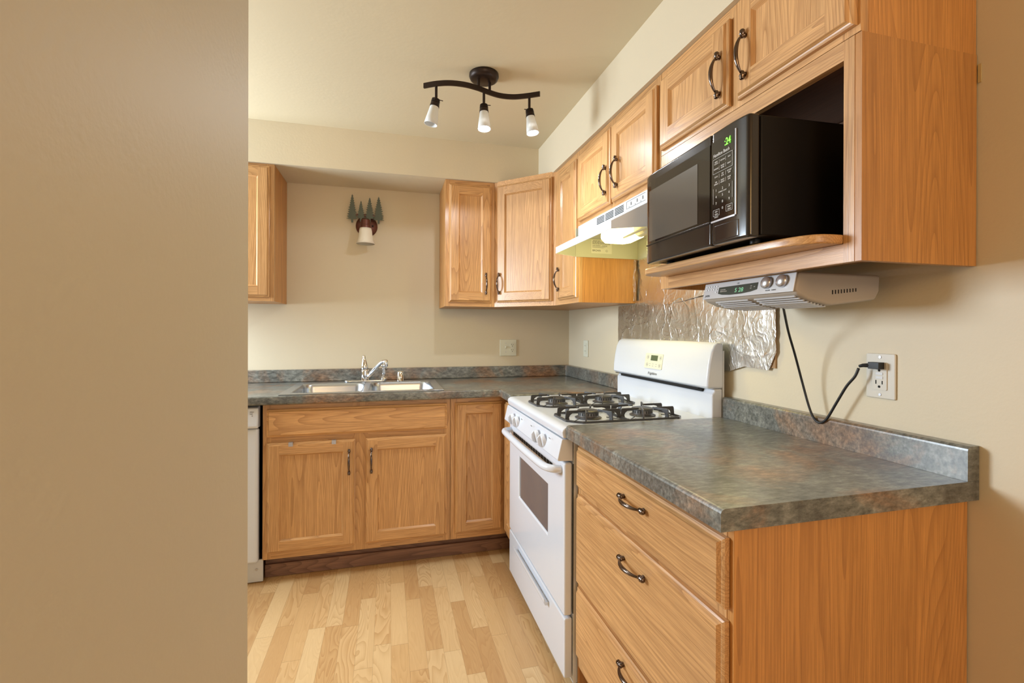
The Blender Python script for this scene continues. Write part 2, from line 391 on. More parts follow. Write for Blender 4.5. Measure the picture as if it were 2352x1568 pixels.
def axis_of(v): return max(range(3), key=lambda i: abs(v[i]))
def panel_door(name, fr, u0, u1, v0, v1, parent, t=.020, stile=.057, flat=False, label=None, horiz=False):
    """frame-and-panel door (or slab drawer front) with profiled outer edge"""
    bm = B(); U, V = axis_of(fr.U), 2
    mats = [OAK[V], OAK[U]] if abs(fr.U[U]) > .9 else [OZ, OX]
    VM, HM = 0, 1
    if horiz: VM = 1
    def ring(d, w): return [(u0+d, v0+d, w), (u1-d, v0+d, w), (u1-d, v1-d, w), (u0+d, v1-d, w)]
    def band(r0, r1):
        for i in range(4):
            j = (i+1) % 4
            f = bm.faces.new([bm.verts.new(fr(*p)) for p in (r0[i], r0[j], r1[j], r1[i])])
            f.material_index = HM if i in (0, 2) else VM
    def quad(ps, mi): bm.faces.new([bm.verts.new(fr(*p)) for p in ps]).material_index = mi
    band(ring(0, 0), ring(0, t*.5)); band(ring(0, t*.5), ring(.004, t*.62)); band(ring(.004, t*.62), ring(.007, t*.66))
    band(ring(.007, t*.66), ring(.012, t))
    e = .012
    if flat:
        r = ring(e, t); quad(r, VM)
    else:
        s = stile
        quad([(u0+e,v0+e,t),(u0+s,v0+e,t),(u0+s,v1-e,t),(u0+e,v1-e,t)], VM)
        quad([(u1-s,v0+e,t),(u1-e,v0+e,t),(u1-e,v1-e,t),(u1-s,v1-e,t)], VM)
        quad([(u0+s,v0+e,t),(u1-s,v0+e,t),(u1-s,v0+s,t),(u0+s,v0+s,t)], HM)
        quad([(u0+s,v1-s,t),(u1-s,v1-s,t),(u1-s,v1-e,t),(u0+s,v1-e,t)], HM)
        band(ring(s, t), ring(s+.003, t*.80)); band(ring(s+.003, t*.80), ring(s+.008, t*.5)); quad(ring(s+.008, t*.5), VM)
    r = ring(0, 0); quad(r[::-1], VM)
    bmesh.ops.remove_doubles(bm, verts=bm.verts, dist=1e-5)
    return part(name, bm, mats, parent, label=label)

# pull handle: one mesh, copied everywhere -------------------------------------
def make_pull_mesh():
    bm = B(); Ls = .048; n = 18; pts = []; rad = []
    for i in range(n+1):
        s = -Ls+2*Ls*i/n; q = 1-(s/Ls)**2
        pts.append((s, 0, .0105+.0185*q**.75)); rad.append(.0030+.0028*q**1.5)
    tube(bm, pts, rad, 10)
    for sg in (-1, 1):
        lathe(bm, (sg*.042, 0, .0095), (sg, 0, 0), [(0, 0), (.0045, .001), (.006, .004), (.0042, .007), (.0072, .0105), (.0078, .013), (.0052, .016), (.0068, .0195), (.0048, .0225), (0, .0235)], 12)
        lathe(bm, (sg*.050, 0, 0), (0, 0, 1), [(0, 0), (.0062, 0), (.0055, .004), (.005, .010), (0, .011)], 12)
    bmesh.ops.recalc_face_normals(bm, faces=bm.faces)
    me = bpy.data.meshes.new('pull'); 
    for f in bm.faces: f.smooth = True
    bm.to_mesh(me); bm.free(); me.materials.append(PULL); return me
PULLM = make_pull_mesh()
def pull(parent, pos, along, out):
    o = bpy.data.objects.new('handle', PULLM); COL.objects.link(o); o.parent = parent
    a, w = Vector(along).normalized(), Vector(out).normalized(); c = w.cross(a)
    M = Matrix((a, c, w)).transposed().to_4x4(); M.translation = Vector(pos)-ORG[parent.name]
    o.matrix_local = M; o['label'] = 'dark metal arched handle'; return o

# ================================================================== ROOM SHELL
ZC, ZS, SD = 2.353, 2.125, .341
struct('floor', bx(-3.4, .1, -5.6, .1, -.06, 0), FLOOR)
struct('ceiling', bx(-3.4, .1, -5.6, .1, ZC, ZC+.06), CEIL)
struct('wall_back', bx(-3.4, 0, 0, .1, 0, ZC), WALL)
struct('wall_right', bx(0, .1, -5.6, .1, 0, ZC), WALL)
# soffit over the cabinets: L-shaped box dropped from the ceiling, ends with the cabinet run
struct('trim_1', cells([-3.3, -SD, 0], [-2.376, -SD, 0], lambda x, y: x > -SD or y > -SD, ZS, ZC), WALL)
# wall on the kitchen's left side, with its window opening
wl = cells([-1.2, -1.02, -.22, 0], [0, 1.22, 2.02, ZC], lambda a, b: not (-1.02 < a < -.22 and 1.22 < b < 2.02), 0, .1)
wl2 = cells([-5.6, -1.02, -.22, 0], [0, 1.22, 2.02, ZC], lambda a, b: not (-1.02 < a < -.22 and 1.22 < b < 2.02), 0, .1); wl.free()
for v in wl2.verts: v.co = Vector((-3.3-v.co.z, v.co.x, v.co.y))
struct('wall_left', wl2, WALL)
# partition that the camera looks past; its free end stands slightly out of plumb
pb = bx(-1.62, -1.5, -5.6, -2.09, 0, ZC)
for v in pb.verts:
    if v.co.y > -3: v.co.y += (v.co.z-1.2)*-.006
struct('wall_partition', pb, PART, bevel=.004)

# ================================================================== BASE CABINETS
CT, CB = .914, .872
def base_back(name, loc, label, x0, x1, doors, drawer=None, handle=None):
    t = thing(name, loc, label, 'cabinet')
    bm = B()
    box(bm, x0, x1, -.592, -.004, .118, CB-.001)
    part('carcass', bm, OZ, t, bevel=.001)
    return t
yf = -.61
# --- sink base
sb = thing('sink_base_cabinet', (-1.37, -.3, 0), 'oak double-door base cabinet with a false drawer front below the sink', 'cabinet')
part('carcass', bx(-1.822, -.917, -.590, -.30, .118, .70), OZP, sb)
bm = B()
for a in ((-1.822, -1.785), (-1.41, -1.335), (-.955, -.917)): box(bm, a[0], a[1], yf, -.591, .118, CB-.002, 0)
for a in ((.118, .165), (.672, .722), (.832, CB-.002)): 
    for c in ((-1.785, -1.41), (-1.335, -.955)): box(bm, c[0], c[1], yf, -.591, a[0], a[1], 1)
part('face_frame', bm, [OZ, OX], sb)
fb = FBY(yf-.0005)
panel_door('drawer_front', fb, -1.803, -.936, .711, .846, sb, flat=True, horiz=True, label='wide false drawer front without a handle')
d = panel_door('door', fb, -1.803, -1.396, .150, .683, sb); pull(d, (-1.425, yf-.0205, .573), (0, 0, 1), (0, -1, 0))
d = panel_door('door', fb, -1.346, -.937, .150, .684, sb); pull(d, (-1.318, yf-.0205, .573), (0, 0, 1), (0, -1, 0))
# --- narrow base
nb = thing('narrow_base_cabinet', (-.77, -.3, 0), 'narrow oak base cabinet with one tall panelled door, right of the sink doors', 'cabinet')
part('carcass', bx(-.915, -.612, -.590, -.30, .118, .86), OZP, nb)
bm = B()
for a in ((-.915, -.880), (-.645, -.612)): box(bm, a[0], a[1], yf, -.591, .118, CB-.002, 0)
for a in ((.118, .165), (.832, CB-.002)): box(bm, -.880, -.645, yf, -.591, a[0], a[1], 1)
part('face_frame', bm, [OZ, OX], nb)
panel_door('door', fb, -.892, -.632, .150, .846, nb)
# --- corner base beside the range
cb = thing('corner_base_cabinet', (-.4, -.75, 0), 'oak corner base cabinet mostly hidden behind the left side of the range', 'cabinet')
part('carcass', bx(-.590, -.02, -.852, -.613, .118, CB-.002), OZP, cb)
bm = B(); box(bm, -.61, -.591, -.652, -.613, .118, CB-.002); box(bm, -.61, -.591, -.852, -.825, .118, CB-.002)
box(bm, -.61, -.591, -.825, -.652, .118, .165, 1); box(bm, -.61, -.591, -.825, -.652, .832, CB-.002, 1)
part('face_frame', bm, [OZ, OY], cb)
fx = FRX(-.6105)
panel_door('door', fx, .642, .845, .150, .846, cb)
# --- toe kick boards
tk = thing('toe_kick', (-1.2, -.535, 0), 'dark brown stained toe board running under the sink cabinets', 'toe kick')
part('board', bx(-1.826, -.56, -.545, -.531, .001, .064), TOE, tk, bevel=.002)
part('backing_board', bx(-1.826, -.56, -.530, -.515, .001, .117), TOE, tk)
tk2 = thing('toe_kick', (-.53, -.7, 0), 'short dark toe board in the corner beside the range', 'toe kick')
part('board', bx(-.545, -.53, -.852, -.56, .001, .117), TOE, tk2)
# --- drawer base near the camera
db = thing('drawer_base_cabinet', (-.3, -2.0, 0), 'oak three-drawer base cabinet under the short countertop in the foreground', 'cabinet')
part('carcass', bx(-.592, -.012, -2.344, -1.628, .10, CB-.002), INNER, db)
part('end_panel', bx(-.611, -.004, -2.362, -2.345, .001, CB-.002), OZP, db)
part('side_panel', bx(-.611, -.012, -1.6275, -1.62, .001, CB-.002), OZP, db)
bm = B()
box(bm, -.612, -.593, -2.344, -2.315, .10, CB-.002, 0); box(bm, -.612, -.593, -1.66, -1.6285, .10, CB-.002, 0)
for a in ((.10, .165), (.368, .408), (.675, .722), (.83, CB-.002)): box(bm, -.612, -.593, -2.315, -1.66, a[0], a[1], 1)
part('face_frame', bm, [OZ, OY], db)
fx = FRX(-.6125)
for z0, z1, zh, lb in ((.711, .845, .788, 'shallow top drawer front'), (.393, .688, .628, 'deep middle drawer front'), (.150, .378, .355-.0, 'bottom drawer front')):
    zh = {.711: .817-.0, .393: .653, .150: .345}[z0]
    d = panel_door('drawer', fx, 1.645, 2.352, z0, z1, db, flat=True, horiz=True, label=lb)
    pull(d, (-.6325, -2.03, zh-.02 if z0 > .2 else .352), (0, 1, 0), (-1, 0, 0))
part('toe_kick', bx(-.55, -.535, -2.344, -1.628, .001, .099), TOE, db)

# ================================================================== COUNTERTOPS
sx0, sx1, sy0, sy1 = -1.742, -.962, -.622, -.118
ct = thing('countertop', (-1.2, -.3, CT), 'L-shaped grey slate-look laminate countertop around the sink and corner', 'countertop')
xs = [-3.2, sx0, sx1, -.656, -.002]; ys = [-.860, -.656, sy0, sy1, -.002]
o = part('worktop', cells(xs, ys, lambda x, y: (y > -.656 or x > -.656) and not (sx0 < x < sx1 and sy0 < y < sy1), CB, CT), LAM, ct, bevel=.008, seg=3)
part('backsplash', cells([-3.2, -.036, -.002], [-.860, -.036, -.002], lambda x, y: y > -.036 or x > -.036, CT+.0005, .989), LAM, ct, bevel=.005, seg=3)
ct2 = thing('countertop', (-.3, -2.0, CT), 'short grey and rust mottled laminate countertop in the foreground, right of the range', 'countertop')
bm = B()
prism(bm, [(-.656, CB), (-.012, CB), (-.012, CT), (-.648, CT), (-.6515, CT-.0015), (-.6545, CT-.004), (-.656, CT-.008)], lambda p, q, t: (p, t, q), -2.382, -1.622)
part('worktop', bm, LAM, ct2)
bm = B()
prism(bm, [(-.036, CT+.0003), (-.002, CT+.0003), (-.002, .989), (-.028, .989), (-.032, .987), (-.035, .984), (-.036, .980)], lambda p, q, t: (p, t, q), -2.382, -1.622)
box(bm, -.0115, -.002, -2.382, -1.622, CB, CT+.0003)
part('backsplash', bm, LAM, ct2)

# ================================================================== SINK
sk = thing('kitchen_sink', (-1.35, -.36, CT), 'stainless steel double-bowl drop-in sink set in the back countertop', 'sink')
bowls = [(-1.705, -1.368, -.592, -.195), (-1.335, -.998, -.592, -.195)]
bm = B()
# deck ring: outer rounded rect bridged to two bowl openings via cells grid with lifted rim
def deck():
    xs = [-1.752, -1.742, bowls[0][0], bowls[0][1], bowls[1][0], bowls[1][1], -.962, -.952]
    ys = [-.632, -.622, -.592, -.195, -.118, -.108]
    inb = lambda x, y: any(b[0] < x < b[1] and b[2] < y < b[3] for b in bowls)
    return cells(xs, ys, lambda x, y: not inb(x, y), CT+.0006, CT+.005)
part('rim', deck(), STEEL, sk, bevel=.003, seg=3)
for b in bowls:
    bm = B(); rings = []
    for d, z in ((0, CT+.005), (.004, CT), (.008, CT-.02), (.014, CT-.13), (.03, CT-.160), (.06, CT-.168)):
        r = .05 if d < .02 else .055
        rings.append([bm.verts.new((p, q, z)) for p, q in rrect(b[0]+d, b[1]-d, b[2]+d, b[3]-d, r, 6)])
    for a, c in zip(rings, rings[1:]):
        n = len(a)
        for i in range(n): bm.faces.new((a[i], a[(i+1) % n], c[(i+1) % n], c[i]))
    bm.faces.new(rings[-1])
    # corner webs filling the square opening to the rounded bowl mouth
    top = rings[0]; n = len(top)//4
    for k, (cx, cy) in enumerate(((b[1], b[3]), (b[0], b[3]), (b[0], b[2]), (b[1], b[2]))):
        cv = bm.verts.new((cx, cy, CT+.0049)); seg = top[k*n:(k+1)*n]
        for i in range(n-1): bm.faces.new((cv, seg[i], seg[i+1]))
    lathe(bm, ((b[0]+b[1])/2, (b[2]+b[3])/2, CT-.1675), (0, 0, 1), [(0, .001), (.030, .001), (.042, .003), (.044, 0)], 20)
    o = part('bowl', bm, STEEL, sk, smooth=True)
fc = thing('faucet', (-1.37, -.15, CT+.005), 'chrome single-lever kitchen faucet standing behind the sink bowls', 'faucet')
zf = CT+.0055
bm = B(); prism(bm, rrect(-1.49, -1.25, -.172, -.118, .026, 6), lambda p, q, t: (p, q, t), zf, zf+.010)
part('base_plate', bm, CHROME, fc, bevel=.004, seg=3)
part('body', lathe(B(), (-1.372, -.145, zf+.010), (0, 0, 1), [(0, 0), (.024, 0), (.023, .03), (.0225, .055), (.021, .062), (0, .064)], 24), CHROME, fc, smooth=True)
bm = B(); lathe(bm, (-1.374, -.140, zf+.066), (-.06, .0, 1), [(0, 0), (.021, .002), (.0215, .02), (.018, .04), (.012, .062), (.0085, .078), (.009, .086), (.006, .093), (0, .094)], 20)
part('lever', bm, CHROME, fc, smooth=True)
pts = smoothpts([(-1.352, -.155, zf+.035), (-1.335, -.175, zf+.055), (-1.305, -.215, zf+.090), (-1.28, -.245, zf+.118), (-1.262, -.265, zf+.128), (-1.252, -.275, zf+.126)], 6)
bm = B(); tube(bm, pts, [.0135-.004*i/(len(pts)-1) for i in range(len(pts))], 12)
part('spout', bm, CHROME, fc, smooth=True)
part('aerator', lathe(B(), (-1.252, -.275, zf+.098), (0, 0, 1), [(0, 0), (.0125, 0), (.0135, .006), (.0135, .03), (.010, .040), (0, .041)], 20), CHROME, fc, smooth=True)
sp = thing('side_sprayer', (-1.262, -.150, CT+.0155), 'slim chrome pull-out sprayer standing at the right end of the faucet base', 'sprayer')
part('holder', lathe(B(), (-1.264, -.148, zf+.0101), (0, 0, 1), [(0, 0), (.019, 0), (.018, .006), (.013, .018), (.011, .020), (0, .021)], 20), CHROME, sp, smooth=True)
bm = B(); lathe(bm, (-1.264, -.148, zf+.031), (.0, 0, 1), [(0, 0), (.010, .001), (.011, .02), (.0105, .045), (.012, .055), (.008, .064), (0, .066)], 16)
tube(bm, [(-1.264, -.148, zf+.088), (-1.268, -.166, zf+.098), (-1.272, -.182, zf+.094)], [.010, .010, .008], 10)
tube(bm, [(-1.258, -.138, zf+.096), (-1.250, -.128, zf+.080), (-1.247, -.124, zf+.066)], [.005, .005, .004], 8)
part('spray_head', bm, CHROME, sp, smooth=True)
ag = thing('air_gap_cap', (-1.16, -.15, CT+.005), 'short chrome cylinder cap on the sink rim right of the faucet', 'sink air gap')
part('cap', lathe(B(), (-1.165, -.150, zf), (0, 0, 1), [(0, 0), (.024, 0), (.024, .003), (.0195, .004), (.0195, .05), (.018, .056), (.013, .060), (0, .061)], 24), CHROME, ag, smooth=True)

# ================================================================== DISHWASHER
dw = thing('dishwasher', (-2.14, -.3, 0), 'white dishwasher at the left end of the back cabinets', 'dishwasher')
part('tub', bx(-2.44, -1.862, -.59, -.06, .10, .865), BLACKM, dw)
bm = B(); prism(bm, [(-.633, .115), (-.591, .115), (-.591, .758), (-.633, .758)], lambda p, q, t: (t, p, q), -2.44, -1.838)
part('door', bm, WHITE, dw, bevel=.012, seg=4)
bm = B(); prism(bm, [(-.591, .761), (-.640, .761), (-.646, .775), (-.640, .80), (-.638, .858), (-.591, .866)], lambda p, q, t: (t, p, q), -2.44, -1.836)
cpn = part('control_panel', bm, WHITE, dw, bevel=.006, seg=3)
bm = B(); f = FBY(-.6395); text(bm, f, 'clean', -1.872, .838, 0, .009); text(bm, f, 'lock', -1.872, .829, 0, .008); f.box(bm, -1.863, -1.859, .820, .824, 0, .001)
part('printing', bm, INKG, cpn)
bm = bx(-2.44, -1.825, -.585, -.575, .004, .112)
tp = part('toe_panel', bm, WHITE2, dw, bevel=.002)
part('screw', cyl(B(), (-1.853, -.5855, .065), (0, -1, 0), .006, .003, 14), NICKEL, tp, smooth=False)

# ================================================================== UPPER CABINETS
ZU = 1.373
def handle_v(d, x, y, z, out): pull(d, (x, y, z), (0, 0, 1), out)
# left of the sconce
ul = thing('wall_cabinet', (-2.1, -.16, ZU), 'oak wall cabinet cut off by the partition, left of the wall sconce', 'cabinet')
part('carcass', bx(-2.45, -1.836, -.306, -.002, 1.385, ZS-.001), OZP, ul)
bm = B(); box(bm, -1.878, -1.836, -.325, -.3065, 1.385, ZS-.001, 0); box(bm, -2.45, -2.41, -.325, -.3065, 1.385, ZS-.001, 0)
box(bm, -2.41, -1.878, -.325, -.3065, 1.385, 1.43, 1); box(bm, -2.41, -1.878, -.325, -.3065, 2.09, ZS-.001, 1)
part('face_frame', bm, [OZ, OX], ul)
panel_door('door', FBY(-.3255), -2.43, -1.856, 1.406, 2.110, ul)
# right of the sconce
ur = thing('wall_cabinet', (-.76, -.16, ZU), 'narrow single-door oak wall cabinet on the back wall, right of the wall sconce', 'cabinet')
part('carcass', bx(-.914, -.6155, -.306, -.002, ZU, ZS-.001), OZP, ur)
bm = B(); box(bm, -.914, -.885, -.325, -.3065, ZU, ZS-.001, 0); box(bm, -.645, -.6155, -.325, -.3065, ZU, ZS-.001, 0)
box(bm, -.885, -.645, -.325, -.3065, ZU, 1.41, 1); box(bm, -.885, -.645, -.325, -.3065, 2.09, ZS-.001, 1)
part('face_frame', bm, [OZ, OX], ur)
d = panel_door('door', FBY(-.3255), -.893, -.636, 1.398, 2.098, ur); handle_v(d, -.672, -.3455, 1.51, (0, -1, 0))
# diagonal corner cabinet
uc = thing('diagonal_corner_wall_cabinet', (-.3, -.3, ZU), 'oak corner wall cabinet with a wide angled door catching the light', 'cabinet')
bm = B(); prism(bm, [(-.6145, -.002), (-.6145, -.300), (-.300, -.6135), (-.002, -.6135), (-.002, -.002)], lambda p, q, t: (p, q, t), ZU, ZS-.001)
part('carcass', bm, OZP, uc)
dlen = math.hypot(.2895, .2895); Ud = Vector((1, -1, 0)).normalized(); fd = Fr((-.6145, -.325, 0), Ud, Z_)
bm = B(); fd.box(bm, 0, .026, ZU, ZS+.005, -.014, 0, 0); fd.box(bm, dlen-.026, dlen, ZU, ZS+.005, -.014, 0, 0)
fd.box(bm, .026, dlen-.026, ZU, 1.41, -.014, 0, 1); fd.box(bm, .026, dlen-.026, 2.09, ZS+.005, -.014, 0, 1)
part('face_frame', bm, [OZ, OX], uc)
fd2 = Fr(fd(0, 0, .0005), Ud, Z_)
d = panel_door('door', fd2, .024, dlen-.022, 1.398, 2.100, uc); pull(d, fd2(.048, 1.51, .020), (0, 0, 1), fd2.W)
# narrow cabinet on the right wall
un = thing('wall_cabinet', (-.16, -.78, ZU), 'narrow oak wall cabinet on the right wall, between corner cabinet and range hood', 'cabinet')
part('carcass', bx(-.306, -.002, -.943, -.6155, ZU, ZS-.001), OZP, un)
bm = B(); box(bm, -.325, -.3065, -.665, -.6155, ZU, ZS-.001, 0); box(bm, -.325, -.3065, -.943, -.918, ZU, ZS-.001, 0)
box(bm, -.325, -.3065, -.918, -.665, ZU, 1.41, 1); box(bm, -.325, -.3065, -.918, -.665, 2.09, ZS-.001, 1)
part('face_frame', bm, [OZ, OY], un)
fu = FRX(-.3255)
d = panel_door('door', fu, .680, .934, 1.398, 2.085, un); handle_v(d, -.3455, -.718, 1.508, (-1, 0, 0))
# cabinet above hood
uh = thing('hood_wall_cabinet', (-.16, -1.3, 1.74), 'short two-door oak wall cabinet mounted above the white range hood', 'cabinet')
part('carcass', bx(-.306, -.002, -1.664, -.945, 1.74, ZS-.001), OZP, uh)
bm = B()
for a in ((-.985, -.945), (-1.335, -1.285), (-1.664, -1.63)): box(bm, -.325, -.3065, a[0], a[1], 1.74, ZS-.001, 0)
for a in ((1.74, 1.785), (2.07, ZS-.001)):
    for c in ((-1.285, -.985), (-1.63, -1.335)): box(bm, -.325, -.3065, c[0], c[1], a[0], a[1], 1)
part('face_frame', bm, [OZ, OY], uh)
d = panel_door('door', fu, .960, 1.303, 1.768, 2.090, uh); handle_v(d, -.3455, -1.277, 1.873, (-1, 0, 0))
d = panel_door('door', fu, 1.317, 1.653, 1.770, 2.090, uh); handle_v(d, -.3455, -1.38, 1.875, (-1, 0, 0))
# cabinet above microwave
um = thing('wall_cabinet', (-.16, -2.0, 1.84), 'two-door oak wall cabinet at the top right, above the microwave', 'cabinet')
part('carcass', bx(-.306, -.002, -2.374, -1.666, 1.838, ZS-.001), OZP, um)
bm = B()
for a in ((-1.70, -1.666), (-2.055, -2.0), (-2.374, -2.335)): box(bm, -.325, -.3065, a[0], a[1], 1.838, ZS-.001, 0)
for a in ((1.838, 1.87), (2.07, ZS-.001)):
    for c in ((-2.0, -1.70), (-2.335, -2.055)): box(bm, -.325, -.3065, c[0], c[1], a[0], a[1], 1)
part('face_frame', bm, [OZ, OY], um)
d = panel_door('door', fu, 1.678, 2.012, 1.852, 2.092, um); handle_v(d, -.3455, -1.985, 1.947, (-1, 0, 0))
d = panel_door('door', fu, 2.044, 2.368, 1.852, 2.115, um); handle_v(d, -.3455, -2.083, 1.950, (-1, 0, 0))
# open microwave box with shelf
mb = thing('microwave_cabinet', (-.16, -2.0, 1.378), 'open oak cabinet box holding the microwave, with a bowed shelf', 'cabinet')
part('end_panel', bx(-.324, -.003, -2.376, -2.362, 1.378, 1.8365), OZP, mb)
part('side_panel', bx(-.306, -.003, -1.682, -1.666, 1.378, 1.8365), OZP, mb)
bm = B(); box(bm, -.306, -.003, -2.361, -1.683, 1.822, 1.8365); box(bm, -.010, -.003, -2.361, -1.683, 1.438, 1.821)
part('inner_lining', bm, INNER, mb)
bm = B(); box(bm, -.325, -.3065, -2.3615, -2.338, 1.378, 1.8365, 0); box(bm, -.325, -.3065, -1.712, -1.666, 1.378, 1.8365, 0)
box(bm, -.325, -.3065, -2.338, -1.712, 1.797, 1.8365, 1); box(bm, -.325, -.3065, -2.338, -1.712, 1.378, 1.4165, 1)
part('face_frame', bm, [OZ, OY], mb)
out = [(-.012, -2.336), (-.326, -2.337)]
out += [(p.x, p.y) for p in smoothpts([(-.345, -2.337, 0), (-.375, -2.330, 0), (-.398, -2.305, 0), (-.415, -2.24, 0), (-.425, -2.1, 0), (-.425, -1.9, 0), (-.425, -1.76, 0), (-.415, -1.715, 0), (-.385, -1.692, 0), (-.345, -1.688, 0)], 4)]
out += [(-.326, -1.714), (-.012, -1.714)]
bm = B(); prism(bm, out, lambda p, q, t: (p, q, t), 1.417, 1.437)
part('shelf', bm, OY, mb, bevel=.004)

# ================================================================== RANGE
YL, YR, XF = -.866, -1.616, -.655
st = thing('gas_range', (-.33, -1.24, 0), 'white freestanding gas range with four burners between the countertops', 'stove')
part('body', bx(-.625, -.03, YR+.002, YL-.002, .03, .862), WHITE2, st, bevel=.003)
bm = B(); zt = .905
xs = [-.660, -.650, -.064]; 
prism(bm, [(-.664, .868), (-.030, .868), (-.030, zt+.002), (-.640, zt+.002), (-.655, zt), (-.665, zt-.008), (-.668, zt-.016)], lambda p, q, t: (p, t, q), YR, YL)
part('cooktop', bm, WHITE, st, bevel=.005, seg=3)
bm = B(); prism(bm, [(-.628, .790), (-.680, .792), (-.684, .797), (-.668, .8655), (-.628, .8655)], lambda p, q, t: (p, t, q), YR+.001, YL-.001)
pc = part('control_panel', bm, WHITE, st, bevel=.004, seg=3)
nrm = Vector((-.0685, 0, -.016)).normalized(); cf = Fr((-.676, 0, .831), -Y_, Vector((-.016, 0, .0685)), nrm)
cf.V = cf.W.cross(cf.U)
if cf.V.z < 0: cf.V = -cf.V
bm = B()
for u in (1.17, 1.31, 1.53): text(bm, cf, 'HI LO', u-.012, .018, .0006, .007)
part('printing', bm, INKG, pc)
for yk in (1.018, 1.090, 1.378, 1.452):
    bm = B(); c = cf(yk, -.004, .0005)
    lathe(bm, c, cf.W, [(0, 0), (.0265, 0), (.0265, .004), (.0235, .012), (.021, .014), (0, .0145)], 24)
    # raised grip across the dial
    g = [(-.0235, .006), (.0235, .006), (.0225, .017), (.015, .026), (0, .029), (-.015, .026), (-.0225, .017)]
    prism(bm, g, lambda p, q, t: cf(yk+t, -.004+p, q), -.0045, .0045)
    k = part('knob', bm, WHITE, pc if False else st, bevel=.0012)
# oven door
bm = B()
def door_shell():
    bm = B(); w0, w1, v0, v1 = -YL+.004, -YR-.004, .262, .783
    f = FRX(-.628); h = [1.040, 1.438, .472, .655]
    t = .030
    us, vs = [w0, h[0], h[1], w1], [v0, h[2], h[3], v1]
    g = cells(us, vs, lambda a, b: not (h[0] < a < h[1] and h[2] < b < h[3]), 0, t)
    for v in g.verts: v.co = f(*v.co)
    bm.free(); return g
od = part('oven_door', door_shell(), WHITE, st, bevel=.008, seg=3)
part('window', FRX(-.628).box(B(), 1.030, 1.448, .462, .665, .006, .024), GREY, od)
bm = B(); f = FRX(-.6585)
for k in range(16):
    u = .948+k*.0345; f.box(bm, u, u+.027, .736, .751, 0, .0012)
part('vent_slots', bm, DARK, od)
hp = smoothpts([(-.657, -.908, 0.751), (-.680, -.912, 0.752), (-.700, -.935, 0.753), (-.707, -.985, 0.754), (-.710, -1.10, 0.755), (-.712, -1.24, 0.755), (-.710, -1.40, 0.755), (-.707, -1.50, 0.755), (-.700, -1.545, 0.755), (-.682, -1.572, 0.755), (-.657, -1.580, 0.755)], 5)
part('handle', tube(B(), hp, .0135, 14), WHITE, od, smooth=True)
part('side_strip', bx(-.6275, -.6255, YR+.0005, YR+.003, .27, .78), DARK, od)
# warming drawer
bm = bx(-.657, -.628, YR+.002, YL-.002, .052, .255)
dr = part('drawer', bm, WHITE, st, bevel=.006, seg=3)
bm = B(); prism(bm, [(-.6575, .212), (-.672, .214), (-.676, .224), (-.676, .238), (-.672, .236), (-.670, .226), (-.6575, .223)], lambda p, q, t: (p, t, q), -1.455, -1.02)
part('pull', bm, WHITE, dr)
part('base', bx(-.60, -.05, YR+.02, YL-.02, 0, .03), BLACKM, st)
# backguard
def bgprof(u):  # upper housing outline in (x,z)
    return [(-.026, 1.018), (-.092, 1.018), (-.0975, 1.028), (-.0965, 1.06), (-.090, 1.11), (-.080, 1.155), (-.068, 1.180), (-.052, 1.191), (-.026, 1.191)]
bm = B(); prism(bm, bgprof(0), lambda p, q, t: (p, t, q), YR, YL)
bg = part('backguard', bm, WHITE, st, bevel=.010, seg=4)
bm = B(); prism(bm, [(-.0305, .862), (-.075, .862), (-.075, .998), (-.066, 1.006), (-.066, 1.0175), (-.0305, 1.0175)], lambda p, q, t: (p, t, q), YR+.002, YL-.002)
part('splash_panel', bm, WHITE, st, bevel=.006, seg=3)
bm = B(); prism(bm, [(-.024, .862), (-.030, .862), (-.030, 1.16), (-.024, 1.16)], lambda p, q, t: (p, t, q), YR+.001, YL-.001)
part('rear_frame', bm, WHITE2, st)
part('vent_slot', bx(-.0760, -.062, YR+.06, YL-.045, 1.0025, 1.0130), DARK, st, label='long black vent slot below the control housing')
part('vent_slot', bx(-.0935, -.090, YR+.06, YL-.02, 1.0145, 1.0175), DARK, st)
# control display on the sloping face of the backguard
a0, a1 = Vector((-.0965, 0, 1.06)), Vector((-.080, 0, 1.155))
V_ = (a1-a0).normalized(); W_ = Vector((-V_.z, 0, V_.x)); gf = Fr((a0.x, 0, a0.z), -Y_, V_, W_)
cpn = None
bm = B(); prism(bm, rrect(1.175, 1.315, .004, .072, .006, 4), lambda p, q, t: gf(p, q, t), -.001, .0035)
cd_ = part('control_display', bm, CREAMP, bg)
part('screen', gf.box(B(), 1.222, 1.276, .040, .064, .0036, .0042), LCDG, cd_)
bm = B()
for u, v in ((1.197, .054), (1.197, .020), (1.298, .054), (1.298, .020)):
    lathe(bm, gf(u, v, .0036), W_, [(.0075, 0), (.0082, 0), (.0082, .0004), (.0075, .0004)], 18); gf.box(bm, u-.002, u+.002, v-.003, v+.003, .0036, .0040)
for u in (1.220, 1.245, 1.270): gf.box(bm, u-.004, u+.004, .024, .0255, .0036, .004); gf.box(bm, u-.004, u+.004, .015, .0165, .0036, .004)
part('key_marks', bm, INKG, cd_)
bm = B(); text(bm, Fr((-.0973, 0, 1.04), -Y_, Vector((.001, 0, .032))), 'Frigidaire', 1.205, -.002, .0014, .016, sx=1.2, shear=.4, thick=.0001)
part('lettering', bm, INKD, bg)
